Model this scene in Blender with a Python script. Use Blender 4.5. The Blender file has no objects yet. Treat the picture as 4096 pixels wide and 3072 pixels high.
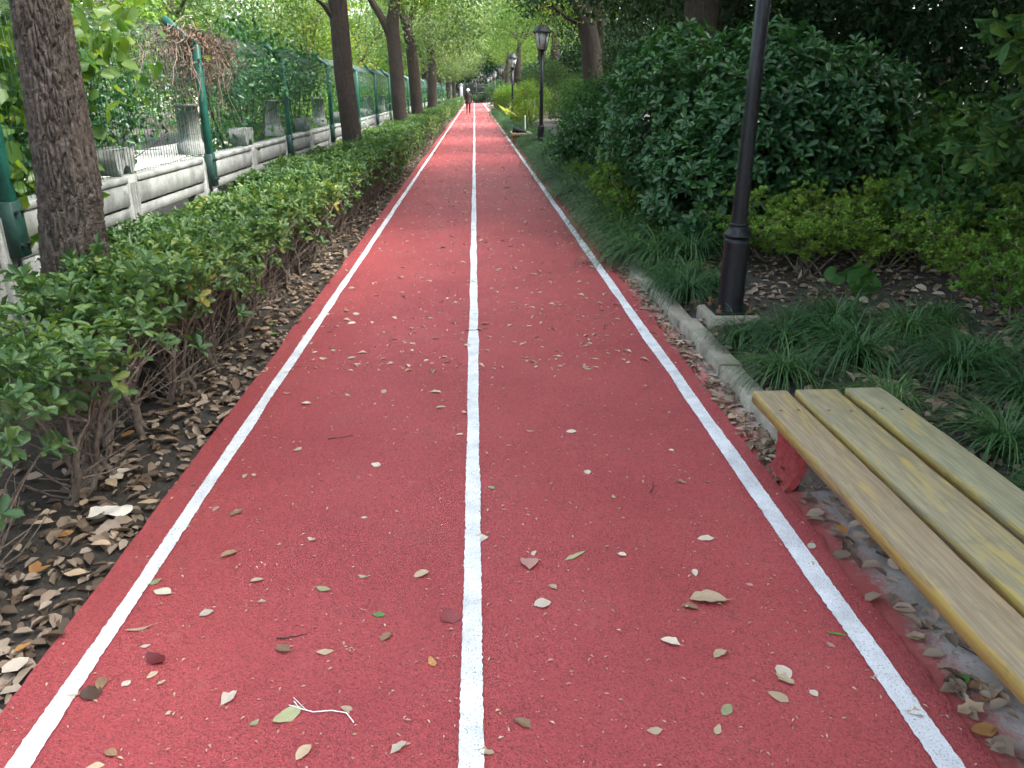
import bpy, math, random
import numpy as np
from mathutils import Vector, Matrix, noise as mnoise

R = math.radians
SC = bpy.context.scene
COL = SC.collection
rng = np.random.default_rng(7)
random.seed(7)

# ------------------------------------------------------------------ camera
cam = bpy.data.cameras.new('camera')
cam.sensor_width = 36.0
cam.lens = 27.67
cam.clip_start = 0.05
cam.clip_end = 2000
camo = bpy.data.objects.new('camera', cam)
COL.objects.link(camo)
camo.location = (0.012, 0, 1.6)
camo.rotation_euler = (R(90 - 20.44), 0, R(-2.557))
SC.camera = camo

# ------------------------------------------------------------------ sky, sun, exposure
SUN_EL, SUN_AZ = 54.0, 105.0          # azimuth from +Y towards +X
wd = bpy.data.worlds.new('World')
SC.world = wd
wd.use_nodes = True
wn = wd.node_tree.nodes
wl = wd.node_tree.links
sky = wn.new('ShaderNodeTexSky')
sky.sky_type = 'NISHITA'
sky.sun_disc = False
sky.sun_elevation = R(SUN_EL)
sky.sun_rotation = R(SUN_AZ)
sky.air_density = 1.0
sky.dust_density = 4.0
hs = wn.new('ShaderNodeHueSaturation')
hs.inputs['Saturation'].default_value = 0.55
wl.new(sky.outputs[0], hs.inputs['Color'])
wl.new(hs.outputs[0], wn['Background'].inputs[0])
wn['Background'].inputs[1].default_value = 0.15

sl = bpy.data.lights.new('sun', 'SUN')
sl.energy = 1.5
sl.angle = R(15)
sl.color = (1.0, 0.96, 0.88)
so = bpy.data.objects.new('sun', sl)
COL.objects.link(so)
sd = Vector((math.sin(R(SUN_AZ)) * math.cos(R(SUN_EL)), math.cos(R(SUN_AZ)) * math.cos(R(SUN_EL)), math.sin(R(SUN_EL))))
so.rotation_euler = sd.to_track_quat('Z', 'Y').to_euler()
so.location = (-6, 6, 20)

SC.view_settings.view_transform = 'Standard'
SC.view_settings.look = 'None'
SC.view_settings.exposure = 2.85
SC.view_settings.gamma = 1.0
SC.view_settings.use_curve_mapping = False
SC.cycles.max_bounces = 4
SC.cycles.diffuse_bounces = 2
SC.cycles.glossy_bounces = 2
SC.cycles.transmission_bounces = 4
SC.cycles.caustics_reflective = False
SC.cycles.caustics_refractive = False
SC.cycles.use_denoising = True
SC.cycles.denoising_prefilter = 'FAST'
SC.cycles.debug_use_spatial_splits = True


# ================================================================== materials
def new_mat(name):
    m = bpy.data.materials.new(name)
    m.use_nodes = True
    n = m.node_tree.nodes
    return m, n, m.node_tree.links, n['Principled BSDF']


def ramp(n, stops):
    r = n.new('ShaderNodeValToRGB')
    e = r.color_ramp.elements
    while len(e) < len(stops):
        e.new(0.5)
    for k, (p, c) in enumerate(stops):
        e[k].position = p
        e[k].color = (c[0], c[1], c[2], 1) if hasattr(c, '__len__') else (c, c, c, 1)
    return r


def coords(n, l, scale=(1, 1, 1), kind='Object'):
    tc = n.new('ShaderNodeTexCoord')
    mp = n.new('ShaderNodeMapping')
    mp.inputs['Scale'].default_value = scale
    l.new(tc.outputs[kind], mp.inputs['Vector'])
    return mp.outputs[0]


def noise(n, l, vec, scale, detail=4, rough=0.55):
    t = n.new('ShaderNodeTexNoise')
    t.inputs['Scale'].default_value = scale
    t.inputs['Detail'].default_value = detail
    t.inputs['Roughness'].default_value = rough
    if vec is not None:
        l.new(vec, t.inputs['Vector'])
    return t.outputs['Fac']


def mixc(n, l, fac, a, b, mode='MIX'):
    m = n.new('ShaderNodeMix')
    m.data_type = 'RGBA'
    m.blend_type = mode
    for sock, v in ((m.inputs[0], fac), (m.inputs[6], a), (m.inputs[7], b)):
        if hasattr(v, 'is_linked') or hasattr(v, 'links'):
            l.new(v, sock)
        elif hasattr(v, '__len__'):
            sock.default_value = (v[0], v[1], v[2], 1)
        else:
            sock.default_value = v
    return m.outputs[2]


def bump(n, l, h, strength, dist, bs, prev=None):
    b = n.new('ShaderNodeBump')
    b.inputs['Strength'].default_value = strength
    b.inputs['Distance'].default_value = dist
    l.new(h, b.inputs['Height'])
    if prev is not None:
        l.new(prev, b.inputs['Normal'])
    if bs is not None:
        l.new(b.outputs[0], bs.inputs['Normal'])
    return b.outputs[0]


def leaf_mat(name, stops, trans=0.35, rough=0.4, tcol=None, spec=0.4, clump=0.0):
    m, n, l, bs = new_mat(name)
    g = n.new('ShaderNodeNewGeometry')
    oi = n.new('ShaderNodeObjectInfo')
    ad = n.new('ShaderNodeMath'); ad.operation = 'MULTIPLY_ADD'
    l.new(oi.outputs['Random'], ad.inputs[0])
    ad.inputs[1].default_value = 0.36
    sub = n.new('ShaderNodeMath'); sub.operation = 'MULTIPLY'
    l.new(g.outputs['Random Per Island'], sub.inputs[0]); sub.inputs[1].default_value = 0.64
    l.new(sub.outputs[0], ad.inputs[2])
    fac = ad.outputs[0]
    if clump:      # whole sprays differ in tone, not only single leaves
        cn = noise(n, l, coords(n, l), 0.9, 3, 0.6)
        c1 = n.new('ShaderNodeMath'); c1.operation = 'MULTIPLY_ADD'; l.new(cn, c1.inputs[0]); c1.inputs[1].default_value = clump; c1.inputs[2].default_value = -clump * 0.5
        c2 = n.new('ShaderNodeMath'); c2.operation = 'ADD'; l.new(fac, c2.inputs[0]); l.new(c1.outputs[0], c2.inputs[1]); fac = c2.outputs[0]
    r = ramp(n, stops)
    l.new(fac, r.inputs[0])
    l.new(r.outputs[0], bs.inputs['Base Color'])
    bs.inputs['Roughness'].default_value = rough
    bs.inputs['Specular IOR Level'].default_value = spec
    tr = n.new('ShaderNodeBsdfTranslucent')
    tc = mixc(n, l, 1.0, r.outputs[0], tcol or (1.5, 1.5, 0.6), 'MULTIPLY')
    l.new(tc, tr.inputs['Color'])
    mx = n.new('ShaderNodeMixShader')
    mx.inputs[0].default_value = trans
    l.new(bs.outputs[0], mx.inputs[1])
    l.new(tr.outputs[0], mx.inputs[2])
    l.new(mx.outputs[0], n['Material Output'].inputs['Surface'])
    return m


M = {}


def plain(name, col, rough=0.6, metal=0.0, var=0.25, scale=12, bstr=0.15, bdist=0.01, spec=0.5):
    m, n, l, bs = new_mat(name)
    v = coords(n, l)
    f = noise(n, l, v, scale, 5)
    c0 = tuple(x * (1 - var) for x in col)
    c1 = tuple(min(1, x * (1 + var)) for x in col)
    r = ramp(n, [(0.3, c0), (0.7, c1)])
    l.new(f, r.inputs[0])
    l.new(r.outputs[0], bs.inputs['Base Color'])
    bs.inputs['Roughness'].default_value = rough
    bs.inputs['Metallic'].default_value = metal
    bs.inputs['Specular IOR Level'].default_value = spec
    if bstr:
        bump(n, l, noise(n, l, v, scale * 5, 4), bstr, bdist, bs)
    M[name] = m
    return m


# red rubber granules
m, n, l, bs = new_mat('red_rubber')
v = coords(n, l)
vo = n.new('ShaderNodeTexVoronoi'); vo.inputs['Scale'].default_value = 210; l.new(v, vo.inputs['Vector'])
big = noise(n, l, v, 1.3, 5, 0.6)
fine = noise(n, l, v, 120, 3, 0.7)
r1 = ramp(n, [(0.3, (0.285, 0.037, 0.044)), (0.72, (0.365, 0.058, 0.063))]); l.new(big, r1.inputs[0])
r2 = ramp(n, [(0.0, 0.55), (0.35, 0.95), (1.0, 1.15)])
sep = n.new('ShaderNodeSeparateColor'); l.new(vo.outputs['Color'], sep.inputs[0]); l.new(sep.outputs[0], r2.inputs[0])
c = mixc(n, l, 1.0, r1.outputs[0], r2.outputs[0], 'MULTIPLY')
spk = ramp(n, [(0.70, 0.0), (0.74, 1.0)]); l.new(noise(n, l, v, 65, 2, 0.5), spk.inputs[0])
c = mixc(n, l, spk.outputs[0], c, (0.12, 0.02, 0.02))
st_r = ramp(n, [(0.56, 0.0), (0.70, 0.35)]); l.new(noise(n, l, v, 2.6, 7, 0.68), st_r.inputs[0])
c = mixc(n, l, st_r.outputs[0], c, (0.17, 0.055, 0.055))
dust = ramp(n, [(0.60, 0.0), (0.78, 0.30)]); l.new(noise(n, l, v, 7.0, 8, 0.75), dust.inputs[0])
c = mixc(n, l, dust.outputs[0], c, (0.42, 0.20, 0.18))
l.new(c, bs.inputs['Base Color'])
bs.inputs['Roughness'].default_value = 0.62
bs.inputs['Specular IOR Level'].default_value = 0.5
inv = n.new('ShaderNodeMath'); inv.operation = 'SUBTRACT'; inv.inputs[0].default_value = 1; l.new(vo.outputs['Distance'], inv.inputs[1])
b1 = bump(n, l, inv.outputs[0], 0.9, 0.005, None)
bump(n, l, fine, 0.5, 0.003, bs, b1)
M['track'] = m

# white line paint on granules
m, n, l, bs = new_mat('white_line_paint')
v = coords(n, l)
f = noise(n, l, v, 170, 3, 0.75)
r1 = ramp(n, [(0.33, (0.22, 0.19, 0.20)), (0.45, (0.66, 0.69, 0.72))]); l.new(f, r1.inputs[0])
w = noise(n, l, v, 9, 4, 0.6)
r2 = ramp(n, [(0.32, 0.74), (0.62, 1.02)]); l.new(w, r2.inputs[0])
l.new(mixc(n, l, 1, r1.outputs[0], r2.outputs[0], 'MULTIPLY'), bs.inputs['Base Color'])
bs.inputs['Roughness'].default_value = 0.6
bump(n, l, f, 0.6, 0.003, bs)
M['line'] = m

# soil
m, n, l, bs = new_mat('soil')
v = coords(n, l)
r1 = ramp(n, [(0.3, (0.018, 0.015, 0.012)), (0.55, (0.045, 0.038, 0.031)), (0.75, (0.085, 0.074, 0.062))])
l.new(noise(n, l, v, 14, 8, 0.7), r1.inputs[0])
l.new(r1.outputs[0], bs.inputs['Base Color'])
bs.inputs['Roughness'].default_value = 0.95
bump(n, l, noise(n, l, v, 45, 6, 0.7), 0.8, 0.03, bs)
M['soil'] = m

# grey concrete with dirt (gutter, kerb)
def concrete(name, base, dirt, red=False):
    m, n, l, bs = new_mat(name)
    v = coords(n, l)
    f = noise(n, l, v, 5, 8, 0.65)
    r1 = ramp(n, [(0.35, dirt), (0.62, base)]); l.new(f, r1.inputs[0])
    c = r1.outputs[0]
    sp = ramp(n, [(0.36, 0.0), (0.44, 1.0)]); l.new(noise(n, l, v, 60, 3, 0.7), sp.inputs[0])
    c = mixc(n, l, sp.outputs[0], tuple(x * 0.55 for x in base), c)
    if red:   # over-spray of the red track paint along the edge at x = 1.29
        sx = n.new('ShaderNodeSeparateXYZ'); l.new(v, sx.inputs[0])
        mr = n.new('ShaderNodeMapRange'); mr.inputs[1].default_value = 1.30; mr.inputs[2].default_value = 1.46
        mr.inputs[3].default_value = 0.62; mr.inputs[4].default_value = 0.12
        l.new(sx.outputs[0], mr.inputs[0])
        nz = noise(n, l, v, 40, 6, 0.8)
        ad = n.new('ShaderNodeMath'); ad.operation = 'ADD'; l.new(mr.outputs[0], ad.inputs[0]); l.new(nz, ad.inputs[1])
        rr = ramp(n, [(0.70, 0.0), (1.0, 0.9)]); l.new(ad.outputs[0], rr.inputs[0])
        c = mixc(n, l, rr.outputs[0], c, (0.34, 0.05, 0.05))
    l.new(c, bs.inputs['Base Color'])
    bs.inputs['Roughness'].default_value = 0.85
    bump(n, l, noise(n, l, v, 80, 5, 0.7), 0.35, 0.006, bs)
    M[name] = m
concrete('gutter', (0.42, 0.41, 0.39), (0.24, 0.22, 0.19), True)
concrete('kerb', (0.33, 0.31, 0.26), (0.17, 0.155, 0.12))
concrete('wall_white', (0.30, 0.315, 0.31), (0.14, 0.15, 0.135))
concrete('pale_ground', (0.55, 0.53, 0.48), (0.42, 0.40, 0.35))

# bark
def bark(name, c0, c1, sc=1.0):
    m, n, l, bs = new_mat(name)
    v = coords(n, l, (26 * sc, 26 * sc, 3.0 * sc))
    wv = noise(n, l, v, 1.2, 4, 0.6)
    vo = n.new('ShaderNodeTexVoronoi'); vo.feature = 'DISTANCE_TO_EDGE'; vo.inputs['Scale'].default_value = 1.0
    wm = n.new('ShaderNodeVectorMath'); wm.operation = 'ADD'
    l.new(v, wm.inputs[0]); l.new(wv, wm.inputs[1]); l.new(wm.outputs[0], vo.inputs['Vector'])
    v2 = coords(n, l)
    r1 = ramp(n, [(0.25, c0), (0.7, c1)]); l.new(noise(n, l, v2, 26, 6, 0.7), r1.inputs[0])
    big = ramp(n, [(0.3, 0.75), (0.7, 1.2)]); l.new(noise(n, l, v2, 2.2, 3), big.inputs[0])
    l.new(mixc(n, l, 1, r1.outputs[0], big.outputs[0], 'MULTIPLY'), bs.inputs['Base Color'])
    bs.inputs['Roughness'].default_value = 0.9
    bs.inputs['Specular IOR Level'].default_value = 0.25
    rr = ramp(n, [(0.0, 0.0), (0.22, 1.0)]); l.new(vo.outputs['Distance'], rr.inputs[0])
    b = bump(n, l, rr.outputs[0], 0.8, 0.012, None)
    bump(n, l, noise(n, l, v2, 90, 5, 0.7), 0.4, 0.005, bs, b)
    M[name] = m
bark('bark', (0.035, 0.029, 0.025), (0.125, 0.105, 0.091))
bark('bark_dark', (0.030, 0.024, 0.021), (0.075, 0.060, 0.051))
plain('stem', (0.150, 0.122, 0.100), 0.85, var=0.4, scale=30)
plain('dead_stem', (0.16, 0.125, 0.10), 0.9, var=0.4, scale=30)

# foliage
M['hedge_leaf'] = leaf_mat('hedge_leaf', [(0.0, (0.032, 0.078, 0.036)), (0.4, (0.062, 0.130, 0.050)), (0.75, (0.118, 0.195, 0.060)), (0.9, (0.20, 0.25, 0.07)), (0.97, (0.33, 0.27, 0.06))], 0.30, 0.45, spec=0.3, clump=0.5)
M['dark_leaf'] = leaf_mat('dark_leaf', [(0.0, (0.020, 0.072, 0.030)), (0.5, (0.042, 0.130, 0.044)), (0.85, (0.085, 0.190, 0.052)), (1.0, (0.17, 0.20, 0.06))], 0.25, 0.34, spec=0.42, clump=0.9)
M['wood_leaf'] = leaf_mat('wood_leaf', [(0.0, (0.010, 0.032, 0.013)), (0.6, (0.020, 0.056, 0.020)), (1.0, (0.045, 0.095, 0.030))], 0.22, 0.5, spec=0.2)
M['broad_leaf'] = leaf_mat('broad_leaf', [(0.0, (0.030, 0.085, 0.034)), (0.6, (0.055, 0.140, 0.042)), (1.0, (0.115, 0.190, 0.045))], 0.32, 0.5, spec=0.2)
M['yellow_leaf'] = leaf_mat('yellow_leaf', [(0.0, (0.055, 0.145, 0.030)), (0.5, (0.115, 0.230, 0.040)), (1.0, (0.27, 0.35, 0.065))], 0.35, 0.5, spec=0.25, clump=1.0)
M['canopy_leaf'] = leaf_mat('canopy_leaf', [(0.0, (0.050, 0.115, 0.028)), (0.5, (0.090, 0.175, 0.034)), (0.85, (0.150, 0.235, 0.044)), (1.0, (0.28, 0.30, 0.06))], 0.44, 0.42, clump=1.6)
M['sunny_leaf'] = leaf_mat('sunny_leaf', [(0.0, (0.045, 0.115, 0.030)), (0.5, (0.085, 0.170, 0.034)), (0.85, (0.140, 0.220, 0.040)), (1.0, (0.28, 0.28, 0.05))], 0.45, 0.40, clump=1.4)
M['pale_leaf'] = leaf_mat('pale_leaf', [(0.0, (0.045, 0.100, 0.040)), (0.5, (0.110, 0.180, 0.070)), (1.0, (0.25, 0.31, 0.130))], 0.44, 0.40, clump=1.5)
M['dead_leaf'] = leaf_mat('dead_leaf', [(0.0, (0.075, 0.052, 0.038)), (0.6, (0.140, 0.100, 0.075)), (1.0, (0.21, 0.13, 0.07))], 0.25, 0.8, (1.2, 1.1, 0.9))
M['blade'] = leaf_mat('blade', [(0.0, (0.018, 0.060, 0.022)), (0.5, (0.036, 0.100, 0.034)), (0.8, (0.070, 0.150, 0.045)), (0.93, (0.12, 0.19, 0.06)), (1.0, (0.25, 0.20, 0.11))], 0.25, 0.5, spec=0.3)
M['lily_leaf'] = leaf_mat('lily_leaf', [(0.0, (0.15, 0.21, 0.05)), (0.6, (0.27, 0.31, 0.09)), (1.0, (0.40, 0.40, 0.16))], 0.45, 0.4)
M['petal'] = leaf_mat('petal', [(0.0, (0.45, 0.06, 0.04)), (1.0, (0.60, 0.13, 0.07))], 0.35, 0.5, (1.2, 1.0, 1.0))
# litter
M['litter'] = leaf_mat('litter', [(0.0, (0.055, 0.040, 0.030)), (0.25, (0.115, 0.080, 0.056)), (0.50, (0.22, 0.165, 0.12)), (0.78, (0.33, 0.27, 0.215)), (0.92, (0.30, 0.145, 0.05)), (1.0, (0.09, 0.12, 0.04))], 0.15, 0.75, (1.1, 1.0, 0.8), 0.3)
M['litter_pale'] = leaf_mat('litter_pale', [(0.0, (0.13, 0.095, 0.07)), (0.3, (0.26, 0.20, 0.15)), (0.65, (0.38, 0.30, 0.235)), (0.9, (0.46, 0.38, 0.30)), (1.0, (0.34, 0.18, 0.07))], 0.15, 0.75, (1.1, 1.0, 0.8), 0.3)
M['debris'] = leaf_mat('debris', [(0.0, (0.24, 0.13, 0.09)), (0.6, (0.46, 0.33, 0.24)), (1.0, (0.58, 0.46, 0.36))], 0.1, 0.8, (1, 1, 1), 0.3)


def fallen_mat(name, c, veinc, rough=0.6):
    m, n, l, bs = new_mat(name)
    v = coords(n, l)
    f = noise(n, l, v, 45, 5, 0.65)
    r1 = ramp(n, [(0.32, tuple(x * 0.62 for x in c)), (0.6, c), (0.8, veinc)]); l.new(f, r1.inputs[0])
    oi = n.new('ShaderNodeObjectInfo')
    rr = ramp(n, [(0.0, 0.75), (1.0, 1.2)]); l.new(oi.outputs['Random'], rr.inputs[0])
    l.new(mixc(n, l, 1, r1.outputs[0], rr.outputs[0], 'MULTIPLY'), bs.inputs['Base Color'])
    bs.inputs['Roughness'].default_value = rough
    M[name] = m
fallen_mat('fallen_tan', (0.44, 0.33, 0.22), (0.52, 0.41, 0.29))
fallen_mat('fallen_pale', (0.50, 0.43, 0.35), (0.58, 0.51, 0.42))
fallen_mat('fallen_brown', (0.23, 0.135, 0.075), (0.30, 0.20, 0.10))
fallen_mat('fallen_orange', (0.36, 0.175, 0.06), (0.42, 0.26, 0.08))
fallen_mat('fallen_olive', (0.27, 0.28, 0.15), (0.34, 0.33, 0.19))
fallen_mat('fallen_green', (0.09, 0.24, 0.045), (0.13, 0.30, 0.06), 0.4)
fallen_mat('fallen_red', (0.17, 0.022, 0.025), (0.22, 0.035, 0.03), 0.4)
fallen_mat('fallen_pink', (0.46, 0.24, 0.21), (0.52, 0.32, 0.27))
fallen_mat('fallen_dark', (0.085, 0.045, 0.030), (0.12, 0.065, 0.04), 0.4)

# metals, glass etc.
plain('black_paint', (0.004, 0.006, 0.009), 0.42, var=0.5, scale=25, bstr=0.15, bdist=0.004, spec=0.35)
plain('green_paint', (0.008, 0.070, 0.054), 0.42, var=0.25, scale=10, bstr=0.1, bdist=0.004)
plain('dark_green', (0.010, 0.040, 0.034), 0.5, var=0.3)
plain('wire', (0.007, 0.060, 0.040), 0.45, var=0.2, bstr=0)
plain('rust', (0.16, 0.075, 0.04), 0.9, var=0.5, scale=60)
plain('stone', (0.14, 0.12, 0.108), 0.95, var=0.6, scale=14, bstr=0.9, bdist=0.03)
plain('red_coat', (0.33, 0.045, 0.045), 0.75, var=0.3, scale=40, bstr=0.9, bdist=0.012)
plain('iron', (0.012, 0.013, 0.014), 0.5, var=0.3)
plain('black_cloth', (0.010, 0.010, 0.012), 0.8, var=0.3)
plain('white_plastic', (0.75, 0.76, 0.78), 0.45, var=0.08, bstr=0)
plain('paper', (0.52, 0.49, 0.43), 0.8, var=0.15, scale=20)
plain('skin', (0.48, 0.30, 0.22), 0.55, var=0.08, bstr=0)
plain('hair', (0.015, 0.012, 0.011), 0.5, var=0.2)
plain('trousers', (0.014, 0.008, 0.010), 0.8, var=0.3)
plain('hat', (0.72, 0.72, 0.68), 0.8, var=0.1)
plain('roof_blue', (0.11, 0.16, 0.26), 0.5, var=0.12)
plain('plaster', (0.62, 0.58, 0.50), 0.8, var=0.1)
plain('orange_trim', (0.65, 0.33, 0.06), 0.6, var=0.1)
plain('window_glass', (0.05, 0.07, 0.08), 0.1, var=0.1, bstr=0)
m, n, l, bs = new_mat('coat')
v = coords(n, l)
r1 = ramp(n, [(0.35, (0.012, 0.009, 0.008)), (0.55, (0.034, 0.022, 0.017)), (0.68, (0.10, 0.07, 0.05))]); l.new(noise(n, l, v, 16, 3), r1.inputs[0])
l.new(r1.outputs[0], bs.inputs['Base Color']); bs.inputs['Roughness'].default_value = 0.85
M['coat'] = m
m, n, l, bs = new_mat('frosted_glass')
bs.inputs['Base Color'].default_value = (0.62, 0.68, 0.68, 1); bs.inputs['Roughness'].default_value = 0.35
f = noise(n, l, coords(n, l), 6, 4)
r1 = ramp(n, [(0.3, (0.68, 0.73, 0.73)), (0.7, (0.84, 0.88, 0.87))]); l.new(f, r1.inputs[0]); l.new(r1.outputs[0], bs.inputs['Base Color'])
tr = n.new('ShaderNodeBsdfTranslucent'); tr.inputs['Color'].default_value = (0.88, 0.92, 0.92, 1)
mx = n.new('ShaderNodeMixShader'); mx.inputs[0].default_value = 0.5
l.new(bs.outputs[0], mx.inputs[1]); l.new(tr.outputs[0], mx.inputs[2]); l.new(mx.outputs[0], n['Material Output'].inputs['Surface'])
M['frosted'] = m

# worn yellow bench paint over grey grain
def bench_mat(name, wear, tint):
    m, n, l, bs = new_mat(name)
    v = coords(n, l)
    st = n.new('ShaderNodeMapping'); st.inputs['Scale'].default_value = (26, 1.6, 26); l.new(v, st.inputs['Vector'])
    nz = noise(n, l, st.outputs[0], 1.0, 3, 0.55)
    wv = n.new('ShaderNodeMath'); wv.operation = 'MULTIPLY'; wv.inputs[1].default_value = 34; l.new(nz, wv.inputs[0])
    sn = n.new('ShaderNodeMath'); sn.operation = 'SINE'; l.new(wv.outputs[0], sn.inputs[0])
    st2 = n.new('ShaderNodeMapping'); st2.inputs['Scale'].default_value = (240, 7, 240); l.new(v, st2.inputs['Vector'])
    fib = noise(n, l, st2.outputs[0], 1.0, 4, 0.7)
    g = ramp(n, [(0.0, (0.150, 0.130, 0.088)), (1.0, (0.315, 0.285, 0.205))])
    h = n.new('ShaderNodeMath'); h.operation = 'MULTIPLY_ADD'; l.new(sn.outputs[0], h.inputs[0]); h.inputs[1].default_value = 0.17; l.new(fib, h.inputs[2])
    l.new(h.outputs[0], g.inputs[0])
    c = mixc(n, l, 1, g.outputs[0], tint, 'MULTIPLY')
    # flakes of yellow left in the grain
    st3 = n.new('ShaderNodeMapping'); st3.inputs['Scale'].default_value = (7, 1.3, 7); l.new(v, st3.inputs['Vector'])
    pat = noise(n, l, st3.outputs[0], 1.5, 6, 0.65)
    s = n.new('ShaderNodeMath'); s.operation = 'MULTIPLY_ADD'; l.new(sn.outputs[0], s.inputs[0]); s.inputs[1].default_value = 0.10; l.new(pat, s.inputs[2])
    s2 = n.new('ShaderNodeMath'); s2.operation = 'MULTIPLY_ADD'; l.new(fib, s2.inputs[0]); s2.inputs[1].default_value = 0.30; l.new(s.outputs[0], s2.inputs[2])
    geo = n.new('ShaderNodeNewGeometry')     # the vertical edges kept their paint: only the top is rubbed off
    sz = n.new('ShaderNodeSeparateXYZ'); l.new(geo.outputs['True Normal'], sz.inputs[0])
    az = n.new('ShaderNodeMath'); az.operation = 'ABSOLUTE'; l.new(sz.outputs[2], az.inputs[0])
    s3 = n.new('ShaderNodeMath'); s3.operation = 'MULTIPLY_ADD'; l.new(az.outputs[0], s3.inputs[0]); s3.inputs[1].default_value = -0.24; l.new(s2.outputs[0], s3.inputs[2])
    pr = ramp(n, [(wear - 0.03, 0.0), (wear + 0.12, 0.75)]); l.new(s3.outputs[0], pr.inputs[0])
    c = mixc(n, l, pr.outputs[0], c, (0.37, 0.27, 0.05))
    mo = ramp(n, [(0.56, 0.0), (0.72, 0.55)]); l.new(noise(n, l, v, 9, 6, 0.7), mo.inputs[0])
    c = mixc(n, l, mo.outputs[0], c, (0.13, 0.135, 0.062))
    dk = ramp(n, [(0.70, 0.0), (0.76, 0.8)]); l.new(noise(n, l, v, 38, 3, 0.6), dk.inputs[0])
    c = mixc(n, l, dk.outputs[0], c, (0.07, 0.06, 0.045))
    l.new(c, bs.inputs['Base Color'])
    bs.inputs['Roughness'].default_value = 0.72
    bs.inputs['Specular IOR Level'].default_value = 0.35
    bump(n, l, h.outputs[0], 0.35, 0.004, bs)
    M[name] = m
bench_mat('plank_pink', 0.54, (1.05, 0.93, 0.86))
bench_mat('plank_grain', 0.515, (1.0, 0.98, 0.88))
bench_mat('plank_green', 0.53, (0.93, 1.0, 0.90))
bench_mat('plank_grey', 0.60, (1.05, 1.05, 1.05))


# ================================================================== mesh helpers
class MB:
    """collects triangles / quads as numpy blocks, builds one mesh"""
    def __init__(self):
        self.V = []; self.F = []; self.n = 0

    def add(self, v, f):
        v = np.asarray(v, float).reshape(-1, 3)
        f = np.asarray(f, int)
        self.V.append(v); self.F.append(f + self.n); self.n += len(v)
        return self

    def mesh(self, name, mat, smooth=False):
        me = bpy.data.meshes.new(name)
        V = np.concatenate(self.V)
        me.vertices.add(len(V)); me.vertices.foreach_set('co', V.astype(np.float32).ravel())
        idx = np.concatenate([f.ravel() for f in self.F])
        tot = np.concatenate([np.full(len(f), f.shape[1]) for f in self.F])
        st = np.concatenate([[0], np.cumsum(tot)[:-1]])
        me.loops.add(len(idx)); me.loops.foreach_set('vertex_index', idx.astype(np.int32))
        me.polygons.add(len(tot)); me.polygons.foreach_set('loop_start', st.astype(np.int32)); me.polygons.foreach_set('loop_total', tot.astype(np.int32))
        if smooth:
            me.polygons.foreach_set('use_smooth', np.ones(len(tot), bool))
        me.update(calc_edges=True)
        for mm in (mat if isinstance(mat, (list, tuple)) else [mat]):
            me.materials.append(M[mm])
        return me


def link(name, me, parent=None, loc=None, rot=None, scl=None):
    o = bpy.data.objects.new(name, me)
    COL.objects.link(o)
    if parent is not None:
        o.parent = parent
    if loc is not None:
        o.location = loc
    if rot is not None:
        o.rotation_euler = rot
    if scl is not None:
        o.scale = scl if hasattr(scl, '__len__') else (scl,) * 3
    return o


def tag(o, label, cat, group=None):
    o['label'] = label; o['category'] = cat
    if group:
        o['group'] = group
    return o


def thing(name, label, cat, loc=(0, 0, 0), rz=0, group=None):
    o = link(name, None, None, loc, (0, 0, rz))
    return tag(o, label, cat, group)


def struct(o):
    o['kind'] = 'structure'; return o


def stuff(o):
    o['kind'] = 'stuff'; return o


def copy_tree(o, loc, rz=0, scl=1.0, label=None, parent=None):
    c = o.copy(); COL.objects.link(c)
    if parent is None:
        c.location = loc; c.rotation_euler = (0, 0, rz); c.scale = scl if hasattr(scl, '__len__') else (scl,) * 3
        if label:
            c['label'] = label
    else:
        c.parent = parent
    for ch in list(o.children):
        copy_tree(ch, None, parent=c)
    return c


def unit(a):
    return a / np.maximum(np.linalg.norm(a, axis=-1, keepdims=True), 1e-9)


def box(mb, x0, x1, y0, y1, z0, z1, bev=0.0):
    if bev <= 0:
        v = [(x0, y0, z0), (x1, y0, z0), (x1, y1, z0), (x0, y1, z0), (x0, y0, z1), (x1, y0, z1), (x1, y1, z1), (x0, y1, z1)]
        f = [(0, 3, 2, 1), (4, 5, 6, 7), (0, 1, 5, 4), (1, 2, 6, 5), (2, 3, 7, 6), (3, 0, 4, 7)]
        return mb.add(v, f)
    b = bev
    rings = []
    for z, i in ((z0, b), (z0 + b, 0), (z1 - b, 0), (z1, b)):
        xa, xb, ya, yb = x0 + i, x1 - i, y0 + i, y1 - i
        k = b if i == 0 else b * 0.6
        rings.append([(xa + k, ya, z), (xb - k, ya, z), (xb, ya + k, z), (xb, yb - k, z), (xb - k, yb, z), (xa + k, yb, z), (xa, yb - k, z), (xa, ya + k, z)])
    v = [p for r_ in rings for p in r_]
    f = []
    for k in range(3):
        for j in range(8):
            f.append((k * 8 + j, k * 8 + (j + 1) % 8, k * 8 + 8 + (j + 1) % 8, k * 8 + 8 + j))
    mb.add(v, f)
    mb.add(rings[0], [tuple(range(7, -1, -1))]); mb.add(rings[3], [tuple(range(8))])
    return mb


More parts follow.
